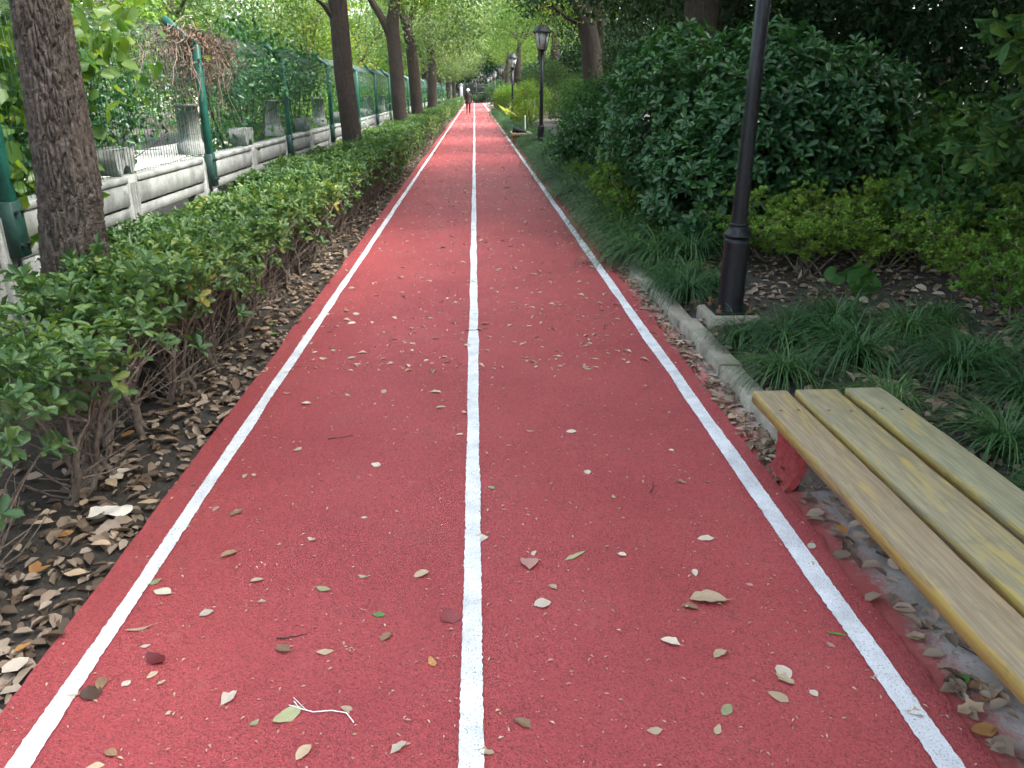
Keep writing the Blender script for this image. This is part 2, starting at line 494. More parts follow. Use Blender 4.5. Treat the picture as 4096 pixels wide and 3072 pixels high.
def tube(mb, pts, rad, sides=6, cap=True):
    pts = np.asarray(pts, float); k = len(pts)
    rad = np.full(k, rad) if np.isscalar(rad) else np.asarray(rad, float)
    t = np.zeros_like(pts); t[1:-1] = pts[2:] - pts[:-2]; t[0] = pts[1] - pts[0]; t[-1] = pts[-1] - pts[-2]
    t = unit(t)
    ref = np.array([1., 0, 0]) if abs(t[0][0]) < 0.8 else np.array([0, 1., 0])
    u = unit(np.cross(t, ref)); w = np.cross(t, u)
    a = np.linspace(0, 2 * math.pi, sides, endpoint=False)
    v = pts[:, None, :] + rad[:, None, None] * (np.cos(a)[None, :, None] * u[:, None, :] + np.sin(a)[None, :, None] * w[:, None, :])
    f = []
    j = np.arange(sides); j2 = (j + 1) % sides
    for i in range(k - 1):
        f.append(np.stack([i * sides + j, i * sides + j2, (i + 1) * sides + j2, (i + 1) * sides + j], 1))
    mb.add(v.reshape(-1, 3), np.concatenate(f))
    if cap:
        mb.add(v[-1], [tuple(range(sides))]); mb.add(v[0], [tuple(range(sides - 1, -1, -1))])
    return mb


def lathe(mb, prof, sides=20, center=(0, 0), rot=0.0, lean=None):
    prof = np.asarray(prof, float)
    a = np.linspace(0, 2 * math.pi, sides, endpoint=False) + rot
    v = np.stack([center[0] + prof[:, 0:1] * np.cos(a), center[1] + prof[:, 0:1] * np.sin(a), np.repeat(prof[:, 1:2], sides, 1)], -1)
    j = np.arange(sides); j2 = (j + 1) % sides
    f = np.concatenate([np.stack([i * sides + j, i * sides + j2, (i + 1) * sides + j2, (i + 1) * sides + j], 1) for i in range(len(prof) - 1)])
    mb.add(v.reshape(-1, 3), f)
    return mb


def leaves(mb, P, D, N, L, Wd, kind='hex', fold=0.25, droop=0.15, wide=0.6):
    """a folded leaf blade for each row of P, growing along D with face normal N"""
    P = np.asarray(P, float); D = unit(D); N = unit(N - (N * D).sum(1, keepdims=True) * D)
    S = np.cross(D, N)
    L = np.broadcast_to(np.asarray(L, float), (len(P),))[:, None]; Wd = np.broadcast_to(np.asarray(Wd, float), (len(P),))[:, None]
    k = len(P)
    if kind == 'hex':
        a, b = wide - 0.25, wide + 0.18
        h = fold * Wd
        v = np.stack([P, P + D * L * a + S * Wd * .40 + N * h * .8, P + D * L * b + S * Wd * .46 + N * (h - droop * L * .5), P + D * L - N * droop * L,
                      P + D * L * b - S * Wd * .46 + N * (h - droop * L * .5), P + D * L * a - S * Wd * .40 + N * h * .8], 1)
        o = np.arange(k)[:, None] * 6
        f = np.concatenate([o + np.array([0, 3, 2, 1]), o + np.array([0, 5, 4, 3])])
    else:
        h = fold * Wd
        v = np.stack([P, P + D * L * wide + S * Wd * .5 + N * h, P + D * L - N * droop * L, P + D * L * wide - S * Wd * .5 + N * h], 1)
        o = np.arange(k)[:, None] * 4
        f = np.concatenate([o + np.array([0, 2, 1]), o + np.array([0, 3, 2])])
    mb.add(v.reshape(-1, 3), f)
    return mb


def rosettes(mb, P, A, g, n=7, L=0.06, Wd=0.028, tilt=(45, 88), kind='hex', jit=0.25, **kw):
    P = np.asarray(P, float); A = unit(np.asarray(A, float)); k = len(P)
    ref = np.where(np.abs(A[:, 2:3]) < 0.9, np.array([[0, 0, 1.]]), np.array([[1., 0, 0]]))
    U = unit(np.cross(A, ref)); V = np.cross(A, U)
    ph = (np.arange(n)[None, :] * 2.4 + g.uniform(0, 6.28, (k, 1)) + g.normal(0, .25, (k, n)))
    t = np.radians(np.linspace(tilt[0], tilt[1], n)[None, :] + g.normal(0, 9, (k, n)))
    rad = np.cos(ph)[..., None] * U[:, None, :] + np.sin(ph)[..., None] * V[:, None, :]
    D = np.cos(t)[..., None] * A[:, None, :] + np.sin(t)[..., None] * rad
    N = np.sin(t)[..., None] * A[:, None, :] - np.cos(t)[..., None] * rad
    N = N + g.normal(0, jit, N.shape)
    s = g.uniform(0.7, 1.25, (k, n)) * g.uniform(0.8, 1.2, (k, 1))
    Q = P[:, None, :] + A[:, None, :] * (-0.25 * L * np.linspace(0, 1, n))[None, :, None]
    leaves(mb, Q.reshape(-1, 3), D.reshape(-1, 3), N.reshape(-1, 3), (L * s).ravel(), (Wd * s).ravel(), kind, **kw)
    return mb


def sphere_pts(g, k):
    return unit(g.normal(0, 1, (k, 3)))


def cloud(mb, g, blobs, per, L, Wd, kind='quad', shell=0.55, up=0.5, wide=0.45, spread=0.5, **kw):
    """leaf cloud: blobs = (x, y, z, rx, ry, rz); every blob is filled with small sprays, so gaps stay between them"""
    for (x, y, z, rx, ry, rz) in blobs:
        ns = max(3, int(per / 14))
        d = sphere_pts(g, ns)
        rr = (shell + (1 - shell) * g.random(ns)) ** 0.7
        c = np.array([x, y, z]) + d * rr[:, None] * np.array([rx, ry, rz])
        k = 14
        sp = spread * L * 5.0
        P = (c[:, None, :] + g.normal(0, 1, (ns, k, 3)) * sp * np.array([1, 1, .55])).reshape(-1, 3)
        dd = np.repeat(d, k, 0)
        N = unit(dd * (1 - up) + np.array([0, 0, up]) + g.normal(0, .45, P.shape))
        D = unit(dd * 0.5 + g.normal(0, 1, P.shape) + np.array([0, 0, -.25]))
        s = g.uniform(.65, 1.3, len(P))
        leaves(mb, P, D, N, L * s, Wd * s, kind, wide=wide, **kw)
    return mb


def wobble(g, a, b, k, amp):
    a = np.asarray(a, float); b = np.asarray(b, float)
    t = np.linspace(0, 1, k)[:, None]
    p = a + (b - a) * t
    n_ = np.cumsum(g.normal(0, 1, (k, 3)), 0); n_ = n_ - n_[0] - (n_[-1] - n_[0]) * t
    return p + n_ * amp


# ================================================================== ground, track
TRK_Y1 = 113.0
def grid(mb, x0, x1, y0, y1, nx, ny, zf):
    X, Y = np.meshgrid(np.linspace(x0, x1, nx), np.linspace(y0, y1, ny))
    Z = zf(X, Y)
    i = np.arange(ny - 1)[:, None] * nx + np.arange(nx - 1)[None, :]
    f = np.stack([i, i + 1, i + 1 + nx, i + nx], -1).reshape(-1, 4)
    return mb.add(np.stack([X, Y, Z], -1).reshape(-1, 3), f)


def gz(X, Y):
    """height of the soil: level by the track, rising gently under the shrubs on the right"""
    X = np.asarray(X, float); Y = np.asarray(Y, float)
    t = np.clip((X - 1.52) / 0.12, 0, 1)
    z = 0.075 * t + 0.05 * np.clip(X - 1.7, 0, 3) + 0.012 * np.sin(X * 5.1 + Y * 2.3) * t
    tl = np.clip((-X - 1.30) / 0.15, 0, 1)
    return z - 0.012 + tl * (0.018 + 0.012 * np.sin(X * 7 + Y * 3.1) * np.cos(Y * 1.7))


mb = MB()
xs = np.concatenate([[-600, -200, -80, -40, -20, -10], np.arange(-6, 8.01, 0.12), [10, 20, 40, 80, 200, 600]])
ys = np.concatenate([[-300, -60, -20, -8], np.arange(-3, 30, 0.25), np.arange(30, 130, 2.0), [160, 300, 900]])
X, Y = np.meshgrid(xs, ys)
nx, ny = len(xs), len(ys)
i = np.arange(ny - 1)[:, None] * nx + np.arange(nx - 1)[None, :]
mb.add(np.stack([X, Y, gz(X, Y)], -1).reshape(-1, 3), np.stack([i, i + 1, i + 1 + nx, i + nx], -1).reshape(-1, 4))
struct(link('ground', mb.mesh('ground', 'soil', True)))


def ribbon(name, xl, xr, y0, y1, z, mat, step, jl, jr, g, lift=0.0, sub=1):
    ys = np.concatenate([np.arange(y0, 14, step), np.arange(14, y1, step * 8), [y1]])
    k = len(ys)
    def edge(x, j):
        a = np.interp(ys, np.arange(y0, y1 + 1, 0.35), g.normal(0, j, len(np.arange(y0, y1 + 1, 0.35))))
        return x + a + g.normal(0, j * 0.45, k)
    a, b = edge(xl, jl), edge(xr, jr)
    mb = MB()
    v = np.stack([np.stack([a, ys, np.full(k, z)], 1), np.stack([b, ys, np.full(k, z)], 1)], 1).reshape(-1, 3)
    i = np.arange(k - 1) * 2
    mb.add(v, np.stack([i, i + 1, i + 3, i + 2], 1))
    if lift:   # thin edges down to the ground
        for s, o in ((0, 0), (1, 1)):
            top = v[s::2]; bot = top.copy(); bot[:, 2] -= lift; bot[:, 0] += (-1 if s == 0 else 1) * 0.012
            q = np.arange(k - 1)
            mb.add(np.concatenate([top, bot]), np.stack([q, q + 1, q + 1 + k, q + k], 1) if s == 1 else np.stack([q, q + k, q + k + 1, q + 1], 1))
    return link(name, mb.mesh(name, mat))


g = np.random.default_rng(1)
struct(ribbon('track', -1.297, 1.290, -3, TRK_Y1, 0.020, 'track', 0.05, 0.005, 0.008, g, 0.03))
for nm, xc, w in (('edge_line', -1.150, 0.058), ('lane_line', -0.022, 0.062), ('edge_line', 1.170, 0.072)):
    struct(ribbon(nm, xc - w / 2, xc + w / 2, -3, TRK_Y1 - 0.5, 0.0245, 'line', 0.012, 0.0030, 0.0030, g))
# concrete gutter between track and kerb, wider pad under the bench
struct(ribbon('gutter', 1.20, 1.46, -3, 112, 0.004, 'gutter', 0.2, 0.004, 0.004, g))
mb = MB(); grid(mb, 1.25, 2.02, -1.0, 3.15, 12, 40, lambda X, Y: 0.010 + 0 * X)
struct(link('bench_pad', mb.mesh('bench_pad', 'gutter')))
# the pad stands a little proud of the soil
# kerb stones
kerb = struct(link('kerb', None))
kv = []
for q in range(4):
    mb = MB(); h = 0.078
    L_ = 0.985
    prof = [(1.43, 0), (1.436, h - .006), (1.444, h), (1.560, h - .004), (1.568, h - .012), (1.572, -0.05)]
    gq = np.random.default_rng(50 + q)
    yy = np.linspace(0, L_, 8)
    v = np.array([[(px + gq.normal(0, .003), y_, pz + (gq.normal(0, .0028) if pz > 0.01 else -0.03)) for (px, pz) in prof] for y_ in yy]).reshape(-1, 3)
    i = np.arange(7)[:, None] * 6 + np.arange(5)[None, :]
    mb.add(v, np.stack([i, i + 6, i + 7, i + 1], -1).reshape(-1, 4))
    mb.add(v[:6], [tuple(range(6))]); mb.add(v[-6:], [tuple(range(5, -1, -1))])
    kv.append(mb.mesh('kerb_stone', 'kerb', False))
for q in range(109):
    link('kerb_stone', kv[q % 4], kerb, (g.normal(0, .010), 3.35 + q * 1.0, g.normal(0, .007)), (0, g.normal(0, .02), g.normal(0, .012)))

# pale yard and road beyond the fence
mb = MB(); grid(mb, -9.6, -5.2, -2, 120, 6, 60, lambda X, Y: 0.012 + 0 * X)
struct(link('yard_paving', mb.mesh('yard_paving', 'pale_ground')))


# ================================================================== trees
def worley_disp(theta, z, R0, g, zst=6.5, cell=0.018):
    """furrowed bark plates: F2-F1 of points scattered on the unrolled trunk"""
    u = theta * R0; Wd = 2 * math.pi * R0
    zmax = z.max() / zst
    k = int(Wd * zmax / (cell * cell))
    pu = g.random(k) * Wd; pz = g.random(k) * zmax
    pu = np.concatenate([pu, pu - Wd, pu + Wd]); pz = np.tile(pz, 3)
    out = np.zeros(len(u))
    order = np.argsort(pz); pz = pz[order]; pu = pu[order]
    zz = z / zst
    for b in np.unique(np.floor(zz / 0.1)):
        s = np.floor(zz / 0.1) == b
        lo, hi = np.searchsorted(pz, [b * 0.1 - 0.09, b * 0.1 + 0.19])
        d = np.sqrt((u[s][:, None] - pu[None, lo:hi]) ** 2 + (zz[s][:, None] - pz[None, lo:hi]) ** 2)
        d = np.partition(d, 1, axis=1)
        out[s] = d[:, 1] - d[:, 0]
    return out


def trunk_mesh(name, path, rad, mat, sides=28, rings=60, furrow=0.0, seed=0):
    g = np.random.default_rng(seed)
    path = np.asarray(path, float); t = np.linspace(0, 1, len(path)); ts = np.linspace(0, 1, rings)
    P = np.stack([np.interp(ts, t, path[:, k]) for k in range(3)], 1)
    for _ in range(max(2, rings // 14)):
        P[1:-1] = (P[:-2] + 2 * P[1:-1] + P[2:]) / 4
    rr = np.interp(ts, t, rad)
    a = np.linspace(0, 2 * math.pi, sides, endpoint=False)
    A, RR = np.meshgrid(a, rr)
    zz = np.repeat(P[:, 2:3], sides, 1)
    lump = 1 + 0.035 * np.sin(2 * A + zz * 1.3 + seed) + 0.025 * np.sin(3 * A - zz * 2.1)
    flare = 1 + 0.35 * np.exp(-np.maximum(zz - P[0, 2], 0) / 0.18) * (1 + .3 * np.sin(5 * A + seed))
    Rr = RR * lump * flare
    if furrow:
        z0 = zz - zz.min()
        d = worley_disp(A.ravel(), z0.ravel(), float(np.mean(rr)), g).reshape(A.shape)
        Rr = Rr - furrow * np.exp(-d / 0.0040) + g.normal(0, furrow * 0.10, A.shape)
    v = np.stack([P[:, 0:1] + Rr * np.cos(A), P[:, 1:2] + Rr * np.sin(A), zz], -1).reshape(-1, 3)
    j = np.arange(sides); j2 = (j + 1) % sides
    f = np.concatenate([np.stack([i * sides + j, i * sides + j2, (i + 1) * sides + j2, (i + 1) * sides + j], 1) for i in range(rings - 1)])
    mb = MB(); mb.add(v, f)
    return mb.mesh(name, mat, True)


def crown_mesh(seed, cz, rx, ry, rz, nb, per, L, Wd, mat, rb=0.75, low=0.0):
    g = np.random.default_rng(seed)
    mb = MB(); blobs = []
    for _ in range(nb):
        d = sphere_pts(g, 1)[0] * (0.35 + 0.65 * g.random() ** 0.5)
        r_ = rb * g.uniform(.65, 1.3)
        blobs.append((d[0] * rx, d[1] * ry, max(low, cz + d[2] * rz), r_ * 1.2, r_ * 1.2, r_ * .75))
    cloud(mb, g, blobs, per, L, Wd, 'quad')
    return mb.mesh('crown', mat), blobs


def limbs(root, seed, base, blobs, k, mat, r0=0.05):
    g = np.random.default_rng(seed)
    pick = g.choice(len(blobs), min(k, len(blobs)), replace=False)
    for q in pick:
        b = np.array(blobs[q][:3])
        st = np.array(base) + np.array([0, 0, g.uniform(-.25, .5)])
        pts = wobble(g, st, b, 7, 0.06)
        pts[:, 2] += 0.25 * np.sin(np.linspace(0, math.pi, 7))
        mb = MB(); tube(mb, pts, np.linspace(r0, 0.012, 7), 6)
        # side twigs
        for _ in range(3):
            s = pts[g.integers(2, 6)]
            e = s + g.normal(0, .45, 3) + np.array([0, 0, .15])
            tube(mb, wobble(g, s, e, 4, .03), np.linspace(.014, .004, 4), 4)
        link('limb', mb.mesh('limb', mat, True), root)


ROW = 'trees standing in the hedge along the fence'
def row_tree(loc, path, rad, label, seed, fork=None, furrow=0, sides=28, rings=60, cz=6.2, crown=None, mat='bark', leaf='canopy_leaf', low=3.1, r=(2.9, 3.1, 2.6)):
    mat = 'bark' if seed == 21 else 'bark_dark'  # darker bark paints in the silhouette of trunks against the bright yard
    t = thing('tree', label, 'tree', loc, 0, ROW)
    link('trunk', trunk_mesh('trunk', path, rad, mat, sides, rings, furrow, seed), t)
    if fork:
        for fp, fr in fork:
            link('limb', trunk_mesh('limb', fp, fr, mat, 14, 24, 0, seed + 3), t)
    me, bl = crown if crown else crown_mesh(seed, cz, r[0], r[1], r[2], 34, 420, 0.105, 0.055, leaf, 0.8, low)
    link('crown', me, t)
    limbs(t, seed + 9, np.array(path[-1]), bl, 9, mat)
    return t


CA = crown_mesh(11, 6.4, 2.7, 3.0, 2.5, 36, 420, 0.105, 0.055, 'canopy_leaf', 0.8, 3.6)
CB = crown_mesh(12, 6.2, 2.9, 3.0, 2.9, 34, 420, 0.115, 0.062, 'canopy_leaf', 0.70, 2.9)
CC = crown_mesh(13, 5.6, 3.0, 3.2, 3.0, 36, 420, 0.120, 0.062, 'pale_leaf', 0.72, 2.4)
row_tree((-2.05, 4.06, 0), [(0, 0, -.05), (0.03, 0, .8), (0.07, 0, 1.2), (.09, 0, 2.0), (.05, 0, 3.0), (0, .1, 4.6)], [.185, .165, .15, .125, .115, .09],
         'thick rough-barked tree trunk by the white scrolled jamb', 21, furrow=0.021, sides=210, rings=520, crown=CA)
row_tree((-1.97, 13.6, 0), [(0.03, 0, -.05), (-.03, 0, .86), (-.1, 0, 1.92), (-.12, 0, 2.9), (-.15, 0, 4.8)], [.20, .165, .15, .14, .10],
         'smooth dark trunk with a low side branch in the hedge', 22, fork=[([(-.13, 0, 2.55), (-.35, -.2, 2.9), (-1.1, -.6, 3.0), (-1.9, -1.4, 2.75)], [.05, .04, .03, .012]), ([(-.13, 0, 3.3), (-.8, -1.4, 3.25), (-1.43, -3.1, 2.88), (-1.85, -4.6, 2.36), (-2.1, -5.1, 2.2)], [.07, .055, .042, .022, .008]), ([(-1.0, -1.9, 3.15), (-1.6, -3.2, 2.85), (-1.95, -4.4, 2.45), (-2.0, -4.9, 2.25)], [.035, .028, .016, .006])], furrow=.004, sides=90, rings=220, crown=CB)
row_tree((-2.05, 23.5, 0), [(0, 0, -.05), (-.03, 0, .8), (-.1, 0, 2.5), (-.15, 0, 3.2), (-.02, 0, 3.9), (0, 0, 5)], [.24, .20, .185, .18, .14, .09],
         'dark trunk forking into two heavy limbs above the hedge', 23, fork=[([(-.15, 0, 2.9), (-.35, 0, 3.35), (-.68, 0, 3.9), (-1.2, 0, 5.2)], [.13, .12, .10, .05])], crown=CB)
row_tree((-1.98, 29.5, 0), [(0, 0, -.05), (-.02, 0, .8), (-.16, 0, 3.0), (-.3, 0, 3.75), (-.5, 0, 4.6), (-.5, 0, 5.4)], [.24, .21, .18, .17, .12, .08],
         'dark leaning trunk splitting into a narrow fork', 24, fork=[([(-.28, 0, 3.5), (-.05, 0, 4.1), (.12, 0, 4.6), (.4, .1, 5.6)], [.12, .11, .10, .05])], crown=CC)
t5 = row_tree((-2.0, 39.8, 0), [(0, 0, -.05), (0, 0, .9), (.05, 0, 3.5), (-.06, 0, 4.7), (0, 0, 6)], [.26, .22, .20, .17, .08],
              'slim pale trunk rising from the far light-green hedge', 25, crown=CC)
for q, y in enumerate((-5.5, -14.5, 51, 60.5, 70, 80, 91, 102)):  # trunks behind the camera are unseen, added to close the canopy
    copy_tree(t5, (-2.0 - 0.25 * (q % 2) - (0.9 if 1 < q < 5 else 0.2), y, 0), g.uniform(0, 6.2), g.uniform(.95, 1.15), 'far trunk in the hedge row near the iron gate or added unseen behind the camera')

# right-hand trees
RROW = 'evergreen trees on the shrub side of the track'
def right_tree(loc, path, rad, label, seed, crown, fork=None, mat='bark_dark', nl=8):
    t = thing('tree', label, 'tree', loc, 0, RROW)
    link('trunk', trunk_mesh('trunk', path, rad, mat, 40, 90, .004, seed), t)
    for fp, fr in (fork or []):
        link('limb', trunk_mesh('limb', fp, fr, mat, 14, 24, 0, seed + 3), t)
    link('crown', crown[0], t)
    limbs(t, seed + 5, np.array(path[-1]), crown[1], nl, mat)
    return t

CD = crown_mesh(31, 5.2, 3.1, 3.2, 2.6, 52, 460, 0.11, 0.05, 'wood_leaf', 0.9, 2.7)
CE = crown_mesh(32, 6.0, 2.8, 3.1, 2.9, 38, 360, 0.10, 0.05, 'canopy_leaf', 0.85, 3.2)
right_tree((3.15, 21.7, 0), [(0, 0, -.05), (0, 0, 1), (-.15, 0, 2.65), (-.28, 0, 3.2), (-.05, 0, 3.8), (.1, 0, 5)], [.34, .27, .25, .24, .16, .1],
           'thick forked tree with a sawn-off side limb behind the lamp', 41, CE,
           [([(-.25, 0, 2.9), (-.45, 0, 3.4), (-.58, 0, 3.9), (-.7, 0, 5)], [.16, .15, .13, .06]), ([(-.4, 0, 3.15), (-.8, -.1, 3.3), (-1.2, -.15, 3.6)], [.09, .08, .07])])
right_tree((2.85, 10.6, 0), [(0, 0, -.05), (0, 0, 1.2), (-.03, 0, 2.6), (0, 0, 4.5)], [.24, .21, .20, .12],
           'straight dark trunk rising behind the big glossy shrub', 42, CD)
rt = right_tree((4.2, 14.5, 0), [(0, 0, -.05), (.05, 0, 1.2), (.0, 0, 2.6), (0, 0, 4.5)], [.20, .17, .16, .10], 'shaded evergreen tree deep behind the shrubs or added unseen behind the camera', 43, CD)
for q, (x, y) in enumerate([(5.0, 4.6), (6.6, 8.5), (5.6, 11.5), (7.6, 13.5), (6.4, 17.0), (9.0, 18), (5.4, 24), (8.0, 26), (4.6, 31), (7.0, 36), (8.8, 6.0), (5.6, 0.6), (5.2, -5), (5.0, -11), (7.5, 2.5), (7.8, -3)]):  # trees behind the camera are out of view, added to block the sun
    copy_tree(rt, (x, y, 0.1), g.uniform(0, 6.2), g.uniform(.9, 1.2))
rt2 = right_tree((4.6, 34, 0), [(0, 0, -.05), (.03, 0, 1.2), (.0, 0, 3), (-.1, 0, 4.5)], [.28, .25, .22, .12], 'dark trunk of the evergreen row behind the kerb shrubs or added unseen near the camera', 44, CE)
for q, (x, y) in enumerate([(3.4, -14), (4.2, -6.5), (4.3, -1.5), (4.3, 3.2), (5.0, 16.2), (4.3, 45), (4.0, 50), (2.9, 56), (3.4, 66), (3.1, 78), (3.3, 92), (4.8, 60), (5.2, 84)]):  # beside and behind the camera: unseen trees added so crowns darken the track
    copy_tree(rt2, (x, y, 0), g.uniform(0, 6.2), g.uniform(.95, 1.2))

# ------------------------------------------------------------------ trees and bushes beyond the fence
YARD = 'sunlit trees beyond the wire fence'
CF = crown_mesh(61, 3.2, 2.3, 2.4, 2.6, 36, 320, 0.12, 0.075, 'sunny_leaf', 0.62, 0.5)
CG = crown_mesh(62, 4.4, 2.6, 2.6, 3.3, 40, 320, 0.12, 0.07, 'pale_leaf', 0.65, 0.8)
def yard_tree(loc, cr, label, seed, h):
    t = thing('tree', label, 'tree', loc, 0, YARD)
    link('trunk', trunk_mesh('trunk', [(0, 0, -.05), (.05, 0, h * .4), (.0, 0, h)], [.14, .11, .06], 'bark', 14, 24, 0, seed), t)
    link('crown', cr[0], t)
    limbs(t, seed, np.array([0, 0, h * .8]), cr[1], 8, 'bark')
    return t
ya = yard_tree((-8.6, 12.0, 0), CF, 'low bright yellow-green tree beyond the wire fence', 63, 3)
yb = yard_tree((-7.5, 22.0, 0), CG, 'tall pale green tree beyond the wire fence', 64, 4)
for (x, y, s) in [(-7.2, 6.5, .9), (-8.8, 19.0, 1.0), (-6.3, 33, 1.0), (-5.6, 42, 1), (-9.0, 27, 1.1), (-5.5, 55, 1.0), (-5.6, 70, 1.1)]:
    copy_tree(ya, (x, y, 0), g.uniform(0, 6.2), s)
for (x, y, s) in [(-11.5, 14, 1.1), (-8.2, 31, 1), (-6.2, 49, 1), (-10.5, 42, 1.2), (-6, 62, 1.1), (-8, 80, 1.2), (-5.5, 90, 1.1), (-12, 60, 1.4)]:
    copy_tree(yb, (x, y, 0), g.uniform(0, 6.2), s)

# far wood closing the view
mb = MB(); gg = np.random.default_rng(77); bl = []
for k in range(230):
    s = gg.random()
    x = gg.uniform(-45, 45); y = 118 + gg.random() * 26 + abs(x) * .1
    bl.append((x, y, gg.uniform(.5, 10), 2.6, 2.6, 2.0))
for k in range(70):
    bl.append((gg.uniform(11, 19), gg.uniform(2, 118), gg.uniform(.4, 8.5), 2.2, 2.4, 1.9))
for k in range(70):
    bl.append((gg.uniform(-10, 12), gg.uniform(119, 126), gg.uniform(.6, 10), 1.7, 1.4, 1.5))
cloud(mb, gg, bl, 520, 0.30, 0.17, 'quad', spread=0.32)
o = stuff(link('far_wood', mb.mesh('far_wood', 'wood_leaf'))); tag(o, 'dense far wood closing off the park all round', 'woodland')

mb = MB(); bl = [(gg.uniform(-30, -20), gg.uniform(4, 120), gg.uniform(.3, 2.6), 1.7, 2.2, 1.2) for k in range(60)]
cloud(mb, gg, bl, 420, 0.26, 0.15, 'quad', spread=0.32)
o = stuff(link('far_thicket', mb.mesh('far_thicket', 'pale_leaf'))); tag(o, 'pale sunlit thicket at the far side of the yard', 'thicket')


# ================================================================== hedge
HG = 'clipped shrubs of the hedge along the track'
def hedge_variant(seed, dense):
    g = np.random.default_rng(seed)
    t = thing('hedge_shrub', 'clipped knee-high hedge shrub with bare stems below a leafy top', 'shrub', (0, 0, 0), 0, HG)
    H = 0.74
    # woody stems, forking twice
    tips = []
    for s in range(5):
        mb = MB()
        b = np.array([g.normal(0, .05), g.normal(0, .07), -.02])
        a = g.uniform(0, 6.28)
        e = b + np.array([math.cos(a) * g.uniform(.06, .2), math.sin(a) * g.uniform(.06, .2), g.uniform(.26, .40)])
        tube(mb, wobble(g, b, e, 6, .012), np.linspace(g.uniform(.012, .019), .009, 6), 6)
        for q in range(4):
            e2 = e + np.array([g.normal(0, .10), g.normal(0, .10), g.uniform(.10, .22)])
            tube(mb, wobble(g, e, e2, 4, .010), np.linspace(.0085, .005, 4), 5)
            for r_ in range(3):
                e3 = e2 + np.array([g.normal(0, .07), g.normal(0, .07), g.uniform(.06, .16)])
                e3[2] = min(e3[2], H)
                tube(mb, wobble(g, e2, e3, 3, .008), np.linspace(.005, .0025, 3), 4)
                tips.append(e3)
        # dead side twigs
        for q in range(6):
            s0 = b + (e - b) * g.uniform(.3, 1.0)
            e2 = s0 + np.array([g.normal(0, .16), g.normal(0, .16), g.uniform(.02, .25)])
            tube(mb, wobble(g, s0, e2, 4, .01), np.linspace(.005, .002, 4), 4)
        for q in range(7):
            s0 = b + (e - b) * g.uniform(.15, .7)
            e2 = s0 + np.array([g.normal(0, .15), g.normal(0, .15), g.uniform(.15, .40)])
            tube(mb, wobble(g, s0, e2, 4, .012), np.linspace(.0042, .0016, 4), 4)
        link('stem', mb.mesh('stem', 'stem', True), t)
    mb = MB()
    k = 165 if dense else 92
    P = np.stack([g.uniform(-.31, .31, k), g.uniform(-.33, .33, k), H + g.normal(0, .026 if dense else .038, k)], 1)
    P[:, 2] -= 0.9 * np.clip(np.maximum(np.abs(P[:, 0]), np.abs(P[:, 1])) - .24, 0, 1) ** 1.0 * g.random(k)
    rosettes(mb, P, np.array([0, 0, 1.]) + g.normal(0, .42, (k, 3)), g, 7, .050, .023, droop=.18)
    # below the clipped top: thinning out downwards
    k = 120 if dense else 34
    P = np.stack([g.uniform(-.33, .33, k), g.uniform(-.33, .33, k), H - .05 - (.50 if dense else .34) * g.random(k) ** 1.5], 1)
    A = np.stack([P[:, 0] * 2.5, P[:, 1] * 1.0, np.full(k, .6)], 1) + g.normal(0, .3, (k, 3))
    rosettes(mb, P, A, g, 6, .058, .028, droop=.2)
    T = np.array(tips); rosettes(mb, T, np.array([0, 0, 1.]) + g.normal(0, .3, T.shape), g, 6, .055, .026)
    link('foliage', mb.mesh('foliage', 'hedge_leaf'), t)
    return t


hv = [hedge_variant(100 + q, q % 2 == 1) for q in range(6)]
used = [False] * 6
gh = np.random.default_rng(5)
def place_hedge(x, y, q, s, row):
    o = hv[q]
    lab = 'hedge shrub wedged between front hedge row and the white wall' if row else ('full hedge shrub leafy down to the litter beside the track' if q % 2 else 'clipped knee-high hedge shrub with bare stems below a leafy top')
    rz = gh.choice([0, math.pi]) + gh.normal(0, .1)
    if not used[q]:
        used[q] = True; o.location = (x, y, 0); o.rotation_euler = (0, 0, rz); o.scale = s; o['label'] = lab
    else:
        copy_tree(o, (x, y, 0), rz, s, lab)
cnt = 0
TR = [(-2.05, 4.06), (-1.97, 13.6), (-2.05, 23.5), (-1.98, 29.5), (-2.0, 39.8)]
for row, (x0, x1) in enumerate(((-1.64, .03), (-2.20, .06))):
    y = 2.35 if row == 0 else 4.75
    while y < 46:
        x = x0 + gh.normal(0, x1)
        if not any(abs(x - tx) < .27 and abs(y - ty) < .3 for tx, ty in TR):
            q = int(gh.integers(0, 6))
            if row == 0 and y < 13:
                q = [0, 2, 4][q % 3]
            hz = gh.uniform(.95, 1.12) * (1.0 if row == 0 else (.84 if y < 8.5 else .95))
            place_hedge(x, y, q, (gh.uniform(.95, 1.1), gh.uniform(1.0, 1.15), hz), row); cnt += 1
        y += .50 + .004 * y if y > 2.4 else .62
        if y < 4:
            y += .06
# far hedge reads as one green band
mb = MB(); gq = np.random.default_rng(8)
k = 9000
P = np.stack([gq.uniform(-2.55, -1.42, k), gq.uniform(46, 112, k), .76 + gq.normal(0, .04, k)], 1)
side = gq.random(k) < .35
P[side, 0] = -1.45 + gq.normal(0, .05, side.sum()); P[side, 2] = gq.uniform(.08, .74, side.sum())
leaves(mb, P, gq.normal(0, 1, (k, 3)), np.array([.2, 0, 1.]) + gq.normal(0, .5, (k, 3)), .14, .09, 'quad')
o = stuff(link('far_hedge', mb.mesh('far_hedge', 'hedge_leaf'))); tag(o, 'far light-green run of the clipped hedge up to the gate', 'hedge')


